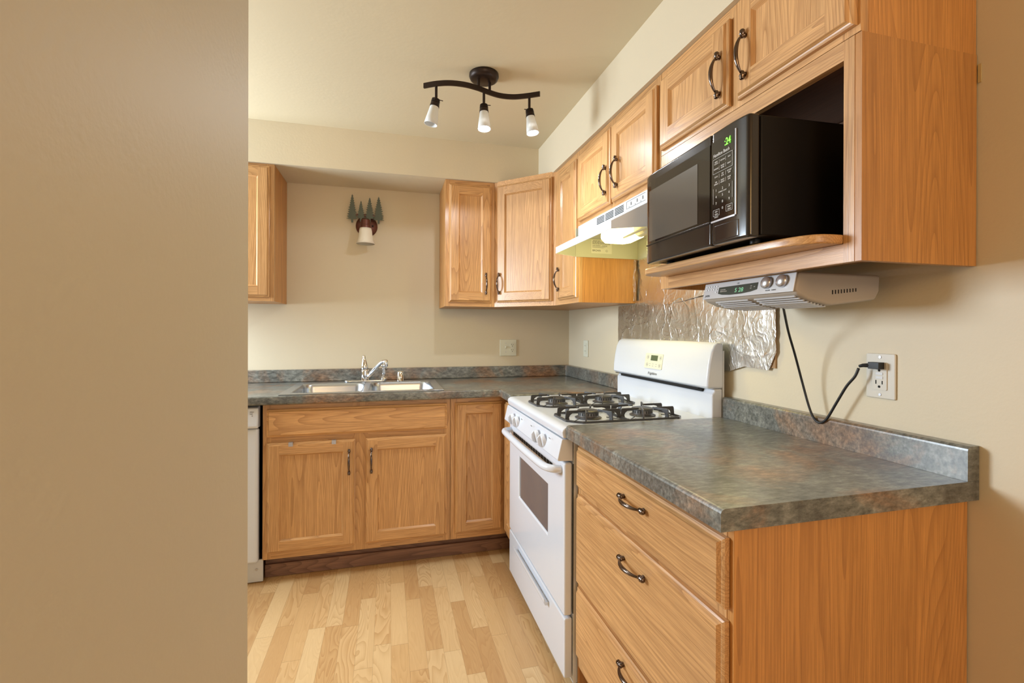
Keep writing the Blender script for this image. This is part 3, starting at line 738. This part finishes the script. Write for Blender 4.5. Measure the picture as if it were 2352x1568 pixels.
# burners
BX, BY = (-.512, -.285), (-1.140, -1.480)
for y in BY:
    for x in BX:
        bm = B(); lathe(bm, (x, y, zt+.0025), (0, 0, 1), [(0, 0), (.048, 0), (.050, .003), (.040, .007), (.038, .010), (.038, .022), (0, .0225)], 28)
        bn = part('burner', bm, BURN, st, smooth=False)
        bm = B(); lathe(bm, (x, y, zt+.0252), (0, 0, 1), [(0, 0), (.041, 0), (.0425, .003), (.040, .006), (.030, .0085), (0, .0095)], 28)
        part('cap', bm, GRATE, bn, smooth=True)
        bm = B()
        for k in range(22):
            a = 2*math.pi*k/22; c, s = math.cos(a), math.sin(a)
            vs = [bm.verts.new((x+c*.0384-s*w, y+s*.0384+c*w, z)) for w, z in ((-.0016, zt+.014), (.0016, zt+.014), (.0016, zt+.0235), (-.0016, zt+.0235))]
            bm.faces.new(vs)
        part('ports', bm, DARK, bn)
def grate(y0, y1):
    y0, y1 = min(y0, y1), max(y0, y1)
    bm = B(); x0, x1 = -.620, -.172; b = zt+.0028; w = .0028
    # base frame rod
    fr = [(x0, y0+.045), (x0, y1-.03), (x0+.03, y1), (x1-.02, y1), (x1, y1-.02), (x1, y0+.02), (x1-.02, y0), (x0+.045, y0)]
    n = len(fr)
    for i in range(n):
        p, q = Vector((*fr[i], 0)), Vector((*fr[(i+1) % n], 0)); d = (q-p).normalized(); s = Vector((-d.y, d.x, 0))*w
        vs = [p-d*w*.4-s, q+d*w*.4-s, q+d*w*.4+s, p-d*w*.4+s]
        lo = [bm.verts.new((v.x, v.y, b)) for v in vs]; hi = [bm.verts.new((v.x, v.y, b+.007)) for v in vs]
        bm.faces.new(lo[::-1]); bm.faces.new(hi)
        for k in range(4): bm.faces.new((lo[k], lo[(k+1) % 4], hi[(k+1) % 4], hi[k]))
    def finger(px, py, dx, dy, ln, th=.0026):
        prof = [(0, 0), (.003, .030), (.006, .0345), (ln-.002, .0345), (ln, .032), (ln-.001, .028), (ln-.018, .0268), (.040, .027), (.028, .0245), (.019, .018), (.015, .010), (.017, 0)]
        d = Vector((dx, dy, 0)).normalized(); s = Vector((-d.y, d.x, 0)); o = Vector((px, py, b+.002))
        prism(bm, prof, lambda p, q, t: o+d*p+Vector((0, 0, q))+s*t, -th, th)
    cy = (y0+y1)/2
    for x in BX:
        for sg in (-1, 1):
            finger(x+sg*.052, y1, -sg*.42, -1, .072); finger(x+sg*.052, y0, -sg*.42, 1, .072)
    for sy in (-1, 1):
        finger(x0, cy+sy*.045 if sy > 0 else cy-.040, 1, 0, .088)
        finger(x1, cy+sy*.040, -1, 0, .088)
        mx = sum(BX)/2
        finger(mx-.034+.034, cy+sy*.040, -1, 0, .075); finger(mx+.0, cy+sy*.040+.001, 1, 0, .075)
    # cross bar between the two burners
    m = sum(BX)/2
    for a in (m,): box(bm, a-.0035, a+.0035, y1, y0, b, b+.008)
    # thin diagonal braces
    for x in BX:
        for sg in (-1, 1):
            tube(bm, [(x-.10, cy-sg*.09, b+.004), (x-.052, cy-sg*.045, b+.008)], .0018, 6); tube(bm, [(x+.10, cy-sg*.09, b+.004), (x+.052, cy-sg*.045, b+.008)], .0018, 6)
    return bm
part('grate', grate(-1.040, -1.238), GRATE, st, bevel=.0012, seg=2, label='black cast iron double grate on the far side of the cooktop')
part('grate', grate(-1.380, -1.578), GRATE, st, bevel=.0012, seg=2, label='black cast iron double grate on the near side of the cooktop')

# ================================================================== RANGE HOOD
rh = thing('range_hood', (-.2, -1.3, 1.6), 'white under-cabinet range hood with its lamp glowing above the range', 'range hood')
HY0, HY1 = -1.662, -.947
bm = B()
def sheet(bm, prof, y0, y1, t=.002, mi=0):
    a = [bm.verts.new((p, y0, q)) for p, q in prof]; b = [bm.verts.new((p, y1, q)) for p, q in prof]
    for i in range(len(prof)-1): bm.faces.new((a[i], a[i+1], b[i+1], b[i])).material_index = mi
# upper housing band
box(bm, -.346, -.20, HY0, HY1-.036, 1.692, 1.7385)
o = part('housing', bm, WHITE2, rh, bevel=.002)
bm = B(); q = lambda *c: bm.verts.new(c)
hb = 1.597
A = [q(-.345, HY1, 1.692), q(-.345, HY0, 1.692)]; Fv = [q(-.472, -1.012, 1.626), q(-.472, -1.582, 1.626)]
fv = [q(-.472, -1.012, hb), q(-.472, -1.582, hb)]; av = [q(-.345, HY1, hb), q(-.345, HY0, hb)]
bm.faces.new((A[0], A[1], Fv[1], Fv[0])); bm.faces.new((Fv[0], Fv[1], fv[1], fv[0]))
bm.faces.new((A[0], Fv[0], fv[0], av[0])); bm.faces.new((Fv[1], A[1], av[1], fv[1]))
vo = part('visor', bm, [WHITE2, HOODIN], rh)
cen = vo.data.polygons[1]
if cen.normal.x > 0: vo.data.flip_normals()
so = vo.modifiers.new('sheet', 'SOLIDIFY'); so.thickness = .002; so.offset = -1; so.material_offset = 1
bv = vo.modifiers.new('edge', 'BEVEL'); bv.width = .006; bv.segments = 3; bv.limit_method = 'ANGLE'; bv.angle_limit = math.radians(35)
ch = [(-.004, hb), (-.344, hb), (-.344, 1.691), (-.344, 1.737), (-.004, 1.737)]
bm = B(); prism(bm, ch, lambda p, q, t: (p, t, q), HY1-.0025, HY1); part('side_wall', bm, HOODIN, rh)
bm = B(); prism(bm, ch, lambda p, q, t: (p, t, q), HY0, HY0+.0025); part('side_wall', bm, HOODIN, rh)
part('back_wall', bx(-.004, -.002, HY0+.003, HY1-.003, 1.596, 1.737), HOODIN, rh)
part('top_plate', bx(-.342, -.0045, HY0+.003, HY1-.003, 1.689, 1.6915), HOODIN, rh)
bm = B(); f = FRX(-.3465)
for k in range(3):
    for j in range(5): f.box(bm, 1.195+k*.085, 1.195+k*.085+.074, 1.7005+j*.0062, 1.7005+j*.0062+.0028, 0, .0010)
part('vent_grille', bm, DARK, rh)
bm = B(); f.box(bm, 1.462, 1.6, 1.703, 1.7045, 0, .0006); f.box(bm, 1.462, 1.6, 1.7305, 1.732, 0, .0006); f.box(bm, 1.462, 1.4635, 1.703, 1.732, 0, .0006)
for u in (1.48, 1.525, 1.565): f.box(bm, u+.014, u+.020, 1.712, 1.724, 0, .001); text(bm, f, 'I O', u, 1.706, .0002, .005)
part('switch_panel', bm, INKG, rh)
# fan and light housing inside
bm = B(); prism(bm, [(-1.455, 1.618), (-1.43, 1.605), (-1.33, 1.600), (-1.27, 1.606), (-1.235, 1.628), (-1.235, 1.655), (-1.26, 1.672), (-1.44, 1.672), (-1.455, 1.66)], lambda p, q, t: (t, p, q), -.350, -.25)
ln = part('lamp_lens', bm, HBULB, rh, bevel=.010, seg=3)
bm = B(); lathe(bm, (-.285, -1.46, 1.63), (0, -1, 0), [(0, 0), (.03, 0), (.026, .05), (.018, .09), (0, .09)], 20)
tube(bm, [(-.34, -1.43, 1.60), (-.33, -1.60, 1.612)], .005, 8)
part('lamp_socket', bm, SOCK, rh, smooth=False)
lf = Fr((0, HY1-.0032, 0), X_, Z_)
bm = lf.box(B(), -.262, -.150, 1.618, 1.686, 0, .0006); lb = part('rating_label', bm, LABELM, rh)
bm = B(); rr = random.Random(3)
text(bm, lf, 'IMPORTANT', -.254, 1.678, .0007, .0075); text(bm, lf, 'AVERTISSEMENT - WARNING', -.256, 1.655, .0007, .0062)
for r_ in range(5):
    u = -.256
    while u < -.165:
        w = rr.uniform(.004, .014); lf.box(bm, u, min(u+w, -.158), 1.6635+r_*.0030, 1.6648+r_*.0030, .0007, .0009); u += w+.002
for r_ in range(3): lf.box(bm, -.256, -.175-.01*r_, 1.652-r_*.003, 1.6528-r_*.003, .0007, .0009)
text(bm, lf, 'BROAN', -.256, 1.628, .0007, .013); lathe(bm, lf(-.178, 1.632, .0007), (0, -1, 0), [(.005, 0), (.0058, 0), (.0058, .0002), (.005, .0002)], 16); text(bm, lf, 'UL', -.182, 1.6305, .0007, .005)
part('printing', bm, INKD, lb)
hl = point('hood_lamp', (-.30, -1.33, 1.582), 4.6, (1.0, .83, .32), .035)

# ================================================================== MICROWAVE
mw = thing('microwave_oven', (-.26, -2.02, 1.4375), 'black countertop microwave sitting on the bowed shelf in the open cabinet', 'microwave', rz=-.045)
mx0, my0, my1, mz0, mz1 = -.466, -2.252, -1.792, 1.447, 1.716
part('body', bx(mx0+.032, -.055, my0, my1, mz0, mz1-.002), BLACKM, mw, bevel=.004)
for x in (mx0+.06, -.10):
    for y in (my0+.05, my1-.05): part('foot', cyl(B(), (x, y, 1.438), (0, 0, 1), .012, .0088, 14), RUBBER, mw)
def bulge(y):   # front plane curve
    t = (y-(my0+my1)/2)/((my1-my0)/2); return mx0-.004+.009*abs(t)**10
ys_ = [my0+(my1-my0)*k/28 for k in range(29)]
def front_slab(y0, y1, z0, z1, off=0, back=mx0+.0315, n=12):
    bm = B(); pts = [(bulge(y0+(y1-y0)*k/n)-off, y0+(y1-y0)*k/n) for k in range(n+1)]
    pts = pts+[(back, y1), (back, y0)]
    return prism(bm, pts, lambda p, q, t: (p, q, t), z0, z1)
ysp = -2.129   # seam between door and control side
dm = part('door', front_slab(ysp+.001, my1, mz0-.004, mz1), BLACK, mw, bevel=.006, seg=3)
part('window', front_slab(ysp+.004, my1-.018, 1.503, 1.690, .0012, mx0+.012), BGLASS, dm)
part('window_mesh', front_slab(-2.075, -1.825, 1.508, 1.662, .0020, mx0+.012), MESHW, dm)
part('trim_ridge', front_slab(ysp+.003, my1-.010, 1.4975, 1.5015, .004, mx0+.012), BLACK, dm, bevel=.001)
cp = part('control_panel', front_slab(my0+.000, ysp-.001, mz0-.004, mz1), BLACK, mw, bevel=.006, seg=3)
part('keypad', front_slab(-2.212, ysp-.003, 1.501, 1.692, .0010, mx0+.012), BGLASS, cp)
part('trim_ridge', front_slab(-2.215, ysp-.003, 1.4965, 1.5005, .003, mx0+.012), NICKEL, cp)
part('trim_edge', front_slab(-2.2185, -2.2158, 1.499, 1.694, .003, mx0+.012), NICKEL, cp)
part('door_button', front_slab(-2.225, ysp-.012, 1.450, 1.488, .0012, mx0+.012), BLACK, cp, bevel=.002)
mf = FRX(bulge(-2.17)-.0018)
bm = B(); text(bm, mf, ':24', 2.180, 1.668, 0, .024, sx=.75)
part('clock_digits', bm, GREENL, cp)
bm = B(); text(bm, mf, 'Hamilton Beach', 2.139, 1.653, 0, .0115, sx=.80)
def rectline(u0, u1, v0, v1, t=.0006, sides='lrtb'):
    if 'b' in sides: mf.box(bm, u0, u1, v0, v0+t, 0, .0003)
    if 't' in sides: mf.box(bm, u0, u1, v1-t, v1, 0, .0003)
    if 'l' in sides: mf.box(bm, u0, u0+t, v0, v1, 0, .0003)
    if 'r' in sides: mf.box(bm, u1-t, u1, v0, v1, 0, .0003)
rectline(2.138, 2.208, 1.613, 1.648)
rows = [(1.637, ['BAKED POTATO', 'POPCORN', 'PIZZA']), (1.622, ['BEVERAGE', 'FROZEN DINNER', 'REHEAT']), (1.603, ['CLOCK', 'TIME COOK', 'KITCHEN TIMER']), (1.588, ['TIME DEFROST', 'WEIGHT DEFROST', 'POWER LEVEL'])]
for z, names in rows:
    for k, s in enumerate(names):
        w = s.split()
        for i, q in enumerate(w): text(bm, mf, q, 2.150+k*.0235, z-i*.0048+(.002 if len(w) > 1 else 0), 0, .0047, align='CENTER', sx=.75)
        if k < 2: mf.box(bm, 2.161+k*.0235, 2.1616+k*.0235, z-.004, z+.006, 0, .0003)
for i, s in enumerate('123456789'): text(bm, mf, s, 2.150+(i % 3)*.0235, 1.569-(i//3)*.0155, 0, .0085, align='CENTER')
text(bm, mf, '0', 2.1735, 1.5225, 0, .0085, align='CENTER'); text(bm, mf, 'EXPRESS COOK', 2.1735, 1.5635, 0, .0042, align='CENTER')
rectline(2.139, 2.162, 1.511, 1.526); rectline(2.186, 2.208, 1.513, 1.528)
for i, (a, b) in enumerate((('STOP', 'CLEAR'), ('START', '+30 SEC'))):
    text(bm, mf, a, 2.1505+i*.0465, 1.519+i*.002, 0, .0052, align='CENTER', sx=.8); text(bm, mf, b, 2.1505+i*.0465, 1.5135+i*.002, 0, .0048, align='CENTER', sx=.8)
text(bm, mf, 'TOUCH', 2.1505, 1.5065, 0, .004, align='CENTER')
mf.box(bm, 2.139, 2.1396, 1.541, 1.578, 0, .0003); mf.box(bm, 2.2074, 2.208, 1.541, 1.578, 0, .0003)
part('lettering', bm, INKW, cp)

# ================================================================== UNDER-CABINET RADIO
rd = thing('under_cabinet_radio', (-.17, -2.04, 1.377), 'silver radio with a green clock hanging under the microwave cabinet', 'radio')
ry0, ry1 = -2.205, -1.868
prof = [(-.298, 1.3765), (-.308, 1.335), (-.303, 1.323), (-.262, 1.308), (-.20, 1.298), (-.06, 1.314), (-.048, 1.335), (-.045, 1.3765)]
bm = B(); prism(bm, prof, lambda p, q, t: (p, t, q), ry0, ry1)
part('body', bm, SILVERD, rd, bevel=.008, seg=3)
rw = Vector((-.0315, 0, -.008)).normalized()
rf = Fr((-.308, 0, 1.335), -Y_, Vector((.010, 0, .0415)), Vector((-.0415, 0, .010)))
bm = B(); rf.box(bm, 1.872, 2.201, -.006, .0415, .0002, .003); fp = part('front_panel', bm, SILVERP, rd, bevel=.001)
bm = B(); prism(bm, [(1.938, .0255), (1.938, .007), (1.955, .003), (1.99, .0005), (2.03, .001), (2.065, .004), (2.086, .0085), (2.086, .0275)], lambda p, q, t: rf(p, q, t), .0031, .0042); dp = part('display', bm, LCD, fp, bevel=.0006)
bm = B(); text(bm, rf, '5 28', 2.005, .0065, .0046, .017, sx=1.1); part('clock_digits', bm, GREENL2, dp)
bm = B()
for k in range(2): text(bm, rf, ('CD PLAYER', 'AM/FM CLOCK')[k], 1.946, .016-.005*k, .0044, .0042)
for u, v in ((2.062, .018), (2.062, .012), (2.074, .015)): text(bm, rf, 'SET', u, v, .0044, .0035)
part('display_marks', bm, INKW, dp)
rf.O = Vector((-.308, 0, 1.335))
for u in (2.118, 2.166):
    bm = B(); lathe(bm, rf(u, .022, .0031), rf.W, [(0, 0), (.0165, 0), (.0155, .008), (.011, .012), (0, .014)], 24); part('knob', bm, CHROME if False else NICKEL, rd, smooth=True)
bm = B()
for r_ in range(3):
    for k in range(5):
        if r_ == 2 and k < 4: continue
        rf.box(bm, 1.880+k*.011, 1.8870+k*.011, .028-r_*.009, .0325-r_*.009, .0031, .0048)
part('buttons', bm, WHITE2, fp, bevel=.0008)
bm = B(); text(bm, rf, 'jWIN', 1.882, .000, .0032, .009); text(bm, rf, 'CD', 2.008, .030, .0032, .006); text(bm, rf, 'VOLUME   TUNING', 2.115, .001, .0032, .004)
part('printing', bm, INKD, fp)
# two ribbed speaker grilles on the sloping underside
gN = Vector((-(1.318-1.302), 0, -.062)).normalized()
for (u0, u1) in ((1.905, 2.045), (2.055, 2.195)):
    bm = B()
    for k in range(9):
        x = -.296+k*.0115; zz = 1.3315 if k == 0 else None
        z = 1.322+(x+.300)*(-.0145/.038) if x < -.262 else 1.308+(x+.262)*(-.010/.062)
        sh = .5*abs(k-3)/9*.05
        tube(bm, [(x, -(u0+sh), z-.0015), (x, -(u1-sh*.4), z-.0015)], .0027, 6)
    part('speaker_grille', bm, SILVERP, rd)
bm = B()
for k in range(9): 
    x = -.20+k*.009; box(bm, x, x+.003, ry0-.0006, ry0, 1.325+.001*k, 1.335+.0008*k)
part('side_vents', bm, DARK, rd)
cp_ = smoothpts([(-0.22, -2.078, 1.312),(-0.18, -2.045, 1.284),(-0.12, -2.0, 1.23),(-0.08, -1.983, 1.166),(-0.055, -1.983, 1.09),(-0.045, -1.997, 1.019),(-0.042, -2.011, 0.985),(-0.04, -2.029, 0.973),(-0.04, -2.051, 0.987),(-0.04, -2.081, 1.037),(-0.04, -2.11, 1.086),(-0.038, -2.132, 1.115),(-0.035, -2.140, 1.138)], 6)
cw = part('power_cord', tube(B(), cp_, .0034, 8), RUBBER, rd, smooth=True)

# ================================================================== WALL OUTLETS
def faceplate(name, fr, u0, u1, v0, v1, label, org, mat=PLATE):
    t = thing(name, org, label, 'electrical outlet')
    bm = B(); prism(bm, rrect(u0, u1, v0, v1, .004, 3), lambda p, q, w: fr(p, q, w), .0005, .006)
    part('faceplate', bm, mat, t, bevel=.0025, seg=3); return t
fr = FRX(0)
ot = faceplate('wall_outlet', fr, 2.137, 2.211, 1.062, 1.178, 'ivory wall outlet on the right wall with the black cord plugged in', (0, -2.175, 1.12))
bm = B(); prism(bm, rrect(2.156, 2.192, 1.084, 1.156, .003, 3), lambda p, q, w: fr(p, q, w), .0062, .0085)
rc = part('receptacle', bm, PLATE, ot)
bm = B(); fr.box(bm, 2.165, 2.183, 1.1225, 1.1295, .0086, .0100); fr.box(bm, 2.165, 2.183, 1.1125, 1.1195, .0086, .0100); part('button', bm, WHITE2, rc, bevel=.0005)
bm = B(); fr.box(bm, 2.164, 2.1665, 1.099, 1.109, .0086, .0089); fr.box(bm, 2.180, 2.1825, 1.099, 1.108, .0086, .0089)
cyl(bm, fr(2.1735, 1.0925, .0086), (-1, 0, 0), .0032, .0004, 12); cyl(bm, fr(2.1735, 1.1345, .0086), (-1, 0, 0), .0032, .0004, 12)
part('slots', bm, DARK, rc)
for v in (1.072, 1.169): part('screw', cyl(B(), fr(2.174, v, .0062), (-1, 0, 0), .0034, .0012, 12), NICKEL, ot)
bm = B(); fr.box(bm, 2.160, 2.188, 1.1385, 1.156, .0105, .030); fr.box(bm, 2.163, 2.166, 1.146, 1.149, .0087, .0106)
tube(bm, [fr(2.162, 1.147, .024), fr(2.148, 1.146, .031), fr(2.140, 1.143, .034)], [.0062, .005, .0038], 8)
pl = part('plug', bm, RUBBER, cw, bevel=.002)
ob = faceplate('wall_outlet', FBY(0), -.503, -.387, 1.056, 1.168, 'double ivory wall plate with a switch and duplex outlet on the back wall', (-.445, 0, 1.11), CREAMP)
fr = FBY(0)
for v in (1.094, 1.130):
    bm = B(); lathe(bm, fr(-.417, v, .0062), (0, -1, 0), [(0, 0), (.0165, 0), (.0165, .002), (0, .0021)], 24); r_ = part('receptacle', bm, CREAMP, ob)
    bm = B(); fr.box(bm, -.4245, -.422, v, v+.008, .0084, .0087); fr.box(bm, -.412, -.4095, v, v+.007, .0084, .0087); cyl(bm, fr(-.417, v-.007, .0084), (0, -1, 0), .0026, .0003, 10)
    part('slots', bm, DARK, r_)
bm = B(); fr.box(bm, -.4665, -.4605, 1.104, 1.124, .0062, .0080); fr.box(bm, -.4655, -.4615, 1.114, 1.122, .008, .016); part('switch_lever', bm, CREAMP, ob, bevel=.001)
for u, v in ((-.4635, 1.143), (-.4635, 1.083), (-.417, 1.112)): part('screw', cyl(B(), fr(u, v, .0062), (0, -1, 0), .0028, .001, 10), NICKEL, ob)
os_ = faceplate('wall_outlet', FRX(0), .266, .336, 1.062, 1.168, 'ivory wall outlet near the back corner of the right wall, behind the range', (0, -.3, 1.11), CREAMP)
fr = FRX(0)
bm = B(); prism(bm, rrect(.284, .318, 1.080, 1.150, .003, 3), lambda p, q, w: fr(p, q, w), .0062, .0080); r_ = part('receptacle', bm, CREAMP, os_)
bm = B()
for v in (1.095, 1.130): fr.box(bm, .292, .294, v, v+.008, .0081, .0084); fr.box(bm, .307, .309, v, v+.008, .0081, .0084)
part('slots', bm, DARK, r_)

# ================================================================== FOIL
def foil(outline_top, outline_bot, y0, y1, x, seed, ny=110, nz=50, amp=.006):
    """crumpled sheet: top/bot give z limits as function of y; small real relief"""
    bm = B(); g = []
    for i in range(ny+1):
        s = i/ny; row = []
        for j in range(nz+1):
            t = j/nz; y = y0+(y1-y0)*s
            zb, ztp = outline_bot(s), outline_top(s); z = zb+(ztp-zb)*t
            e = .004*noise.noise(Vector((seed, t*9, 0))) if i in (0, ny) else 0
            q = Vector((y*7+seed, z*7, seed)); w = noise.noise(q)*.5
            r1 = 1-abs(noise.noise(Vector((y*13+w, z*5+w*2, seed))))*2
            r2 = 1-abs(noise.noise(Vector((y*28-z*14+w*2, z*16, seed+4))))*2
            r3 = noise.noise(Vector((y*60, z*60, seed)))
            h = amp*(.8*noise.noise(Vector((y*8+seed, z*5, 2.2)))+.18*max(r1, 0)**5+.2*max(r2, 0)**7+.03*r3)
            edge = min(1, min(t, 1-t)*8)
            row.append(bm.verts.new((x-abs(h)*.9-.001-.002*math.sin(s*9+seed)**2, y+e, z)))
        g.append(row)
    for i in range(ny):
        for j in range(nz): bm.faces.new((g[i][j], g[i+1][j], g[i+1][j+1], g[i][j+1]))
    return bm
fo = thing('foil_splash_guard', (-.01, -1.3, 1.1), 'crinkled aluminium foil splash guard on the wall behind the range', 'foil sheet')
def lin(a, pts):
    for (s0, v0), (s1, v1) in zip(pts, pts[1:]):
        if a <= s1: return v0+(v1-v0)*(a-s0)/(s1-s0)
    return pts[-1][1]
yA, yB = -.757, -1.842
f2 = lambda y: (yA-y)/(yA-yB)
bot = lambda s: lin(s, [(0, 1.06), (.80, 1.085), (f2(-1.70), 1.108), (f2(-1.815), 1.104), (1, 1.165)])
top = lambda s: lin(s, [(0, 1.366), (f2(-.938), 1.368), (f2(-.9381), 1.368), (f2(-1.10), 1.371), (f2(-1.83), 1.3705), (1, 1.33)])
bm = foil(top, bot, yA, yB, -.008, 1.7)
part('lower_sheet', bm, FOIL, fo, smooth=True)
bm = foil(lambda s: 1.594, lambda s: 1.366+.02*s-.02*math.sin(s*4), -.948, -1.660, -.012, 5.1, 70, 34, .005)
part('upper_sheet', bm, FOIL, fo, smooth=True)
bm = foil(lambda s: 1.592, lambda s: 1.385, -.9465, -.972, -.021, 8.4, 10, 60, .012)
part('folded_edge', bm, FOIL, fo, smooth=True)
cbm = bx(-.0065, -.0012, -1.835, -1.62, 1.112, 1.36); part('cardboard_backing', cbm, CARD, fo)

# ================================================================== SCONCE
sc = thing('wall_sconce', (-1.38, 0, 1.9), 'unlit wall sconce with green pine tree cut-outs and a white bell shade', 'wall lamp')
bm = B(); lathe(bm, (-1.372, -.0015, 1.885), (0, -1, 0), [(0, 0), (.066, 0), (.066, .006), (.058, .016), (.02, .022), (0, .022)], 32)
part('back_plate', bm, MAROON, sc, smooth=True)
def tree(cx, zb, zt, w, n, y, seed):
    r = random.Random(seed); H = zt-zb; tr = .022; pts = []
    L_, R_ = [], []
    for k in range(n):
        t0 = k/n; t1 = (k+.62)/n; z0 = zb+tr+(H-tr)*t0; z1 = zb+tr+(H-tr)*t1
        wo = w*(1-t0)**.8*(.92+.16*r.random()); wi = w*(1-t1)**.8*.58
        R_ += [(cx+wo, z0+.003*r.random()), (cx+wi, z1)]
        wo = w*(1-t0)**.8*(.92+.16*r.random()); L_ += [(cx-wo, z0+.003*r.random()), (cx-wi, z1)]
    pts = [(cx-.006, zb), (cx+.006, zb), (cx+.006, zb+tr)]+R_+[(cx, zt)]+L_[::-1]+[(cx-.006, zb+tr)]
    bm = B(); prism(bm, pts, lambda p, q, t: (p, t, q), y, y+.0022)
    return bm
for a in ((-1.457, 1.898, 2.076, .034, 11, -.038, 1), (-1.405, 1.905, 2.037, .027, 9, -.042, 2), (-1.353, 1.905, 2.062, .032, 10, -.040, 3), (-1.299, 1.900, 2.072, .036, 11, -.036, 4)):
    part('pine_tree', tree(*a), GREEN, sc)
bm = B(); box(bm, -1.46, -1.295, -.0352, -.031, 1.94, 1.955); box(bm, -1.39, -1.37, -.031, -.012, 1.90, 1.95)
part('bracket', bm, MAROON, sc)
part('socket_cup', lathe(B(), (-1.374, -.105, 1.852), (0, 0, 1), [(0, 0), (.031, 0), (.031, .018), (.0275, .020), (.0275, .050), (.024, .054), (0, .055)], 28), MAROON, sc)
bm = B(); lathe(bm, (-1.374, -.105, 1.757), (0, 0, 1), [(.053, .0), (.0555, .001), (.047, .022), (.041, .05), (.038, .08), (.034, .0955), (.0, .0955)], 36)
part('shade', bm, ALAB, sc, smooth=True)
bm = B(); tube(bm, [(-1.378, -.024, 1.875), (-1.376, -.07, 1.885), (-1.374, -.10, 1.880)], .006, 8); lathe(bm, (-1.335, -.022, 1.885), (0, -1, 0), [(0, 0), (.006, 0), (.006, .006), (0, .008)], 12)
part('arm', bm, BRONZE, sc)

# ================================================================== CEILING TRACK LIGHT
tl = thing('track_light', (-.84, -1.08, ZC), 'dark bronze wavy ceiling bar light with three frosted glass spots', 'ceiling light')
part('canopy', lathe(B(), (-.836, -1.088, ZC-.0005), (0, 0, -1), [(0, 0), (.064, 0), (.065, .010), (.060, .022), (.050, .028), (0, .029)], 40), BRONZE, tl, smooth=True)
zb = 2.283
bp_ = smoothpts([(-1.093, -1.058, zb), (-1.043, -1.090, zb), (-.986, -1.111, zb), (-.923, -1.114, zb), (-.865, -1.100, zb), (-.812, -1.078, zb), (-.756, -1.062, zb), (-.699, -1.066, zb), (-.646, -1.089, zb), (-.590, -1.124, zb)], 5)
bm = B(); va = []
for i, p in enumerate(bp_):
    t = (bp_[min(i+1, len(bp_)-1)]-bp_[max(i-1, 0)]).normalized(); s = Vector((-t.y, t.x, 0))*.004
    va.append([bm.verts.new(p+s+Z_*.0105), bm.verts.new(p-s+Z_*.0105), bm.verts.new(p-s-Z_*.0105), bm.verts.new(p+s-Z_*.0105)])
for a, b in zip(va, va[1:]):
    for k in range(4): bm.faces.new((a[k], a[(k+1) % 4], b[(k+1) % 4], b[k]))
bm.faces.new(va[0]); bm.faces.new(va[-1][::-1])
part('curved_bar', bm, BRONZE, tl)
bm = B(); cyl(bm, (-.862, -1.098, zb+.010), (0, 0, 1), .006, .034); cyl(bm, (-.808, -1.077, zb+.010), (0, 0, 1), .006, .034)
part('mounting_post', bm, BRONZE, tl)
def head(x, y, d, lit):
    d = Vector(d).normalized(); j = Vector((x, y, 2.222))
    bm = B(); cyl(bm, (x, y, 2.218), (0, 0, 1), .0058, zb-.010-2.218, 14); lathe(bm, (x, y, 2.215), (0, 0, 1), [(0, 0), (.007, .001), (.007, .006), (0, .007)], 12)
    h = part('spot_head', bm, BRONZE, tl)
    bm = B()
    for k in range(3): lathe(bm, j+d*(.004+k*.0055), d, [(.0135, 0), (.0175+.0006*k, 0), (.0175+.0006*k, .0028), (.0135, .0028)], 24)
    lathe(bm, j+d*.020, d, [(0, 0), (.0185, 0), (.0205, .016), (.018, .017), (0, .017)], 24); cyl(bm, j, d, .005, .021)
    sd = d.cross(Y_).normalized(); tube(bm, [j+d*.002, j+d*.001+sd*(.03 if not lit == 2 else -.024)], .0018, 6)
    part('collar', bm, BRONZE, h)
    bm = B(); lathe(bm, j+d*.037, d, [(.0185, 0), (.021, .02), (.0255, .05), (.0285, .076), (.0268, .076), (.024, .05), (.0195, .02), (.017, 0)], 32)
    part('glass_shade', bm, FROST, h, smooth=True)
    if lit:
        bm = B(); lathe(bm, j+d*.066, d, [(0, 0), (.012, .002), (.0225, .018), (.0235, .026), (.020, .034), (0, .037)], 24)
        part('bulb', bm, BULB, h, smooth=True)
        spot('spot_bulb_light', j+d*.118, d, 10.5 if lit == 1 else 9, (.86, .93, 1.0), *((176, .12) if lit == 1 else (132, .9)))
    else:
        bm = B(); lathe(bm, j+d*.050, d, [(0, 0), (.012, .002), (.018, .015), (.014, .022), (0, .024)], 20); part('bulb', bm, WHITE2, h, smooth=True)
head(-1.043, -1.086, (-.20, .05, -1), 0)
head(-.836, -1.088, (-.0, -.10, -1), 1)
head(-.631, -1.098, (.12, -.10, -1), 2)

part('putty_patch', bx(-.0025, -.0004, -2.3835, -2.3775, 1.775, 1.815), PUTTY, bpy.data.objects['wall_right'], label='yellowish patch of bare filler')
# ================================================================== SMALL THINGS
for x, lb in ((-1.694, 'small grey over-door clip near the hinge side of the left sink door'), (-1.497, 'small grey over-door clip near the handle side of the left sink door')):
    t = thing('over_door_clip', (x, -.63, .68), lb, 'clip')
    bm = B(); prism(bm, [(-.612, .6845), (-.633, .6845), (-.633, .665), (-.6315, .665), (-.6315, .6835), (-.612, .6835)], lambda p, q, s: (s, p, q), x-.010, x+.010); part('strap', bm, NICKEL, t)
GROUPS = {'wall_cabinet': 'oak wall cabinets', 'wall_outlet': 'wall outlets', 'countertop': 'grey slate-look countertops', 'over_door_clip': 'clips over the left sink door', 'toe_kick': 'dark toe boards'}
for o in list(COL.objects):
    if o.parent is None and o.name.split('.')[0] in GROUPS: o['group'] = GROUPS[o.name.split('.')[0]]
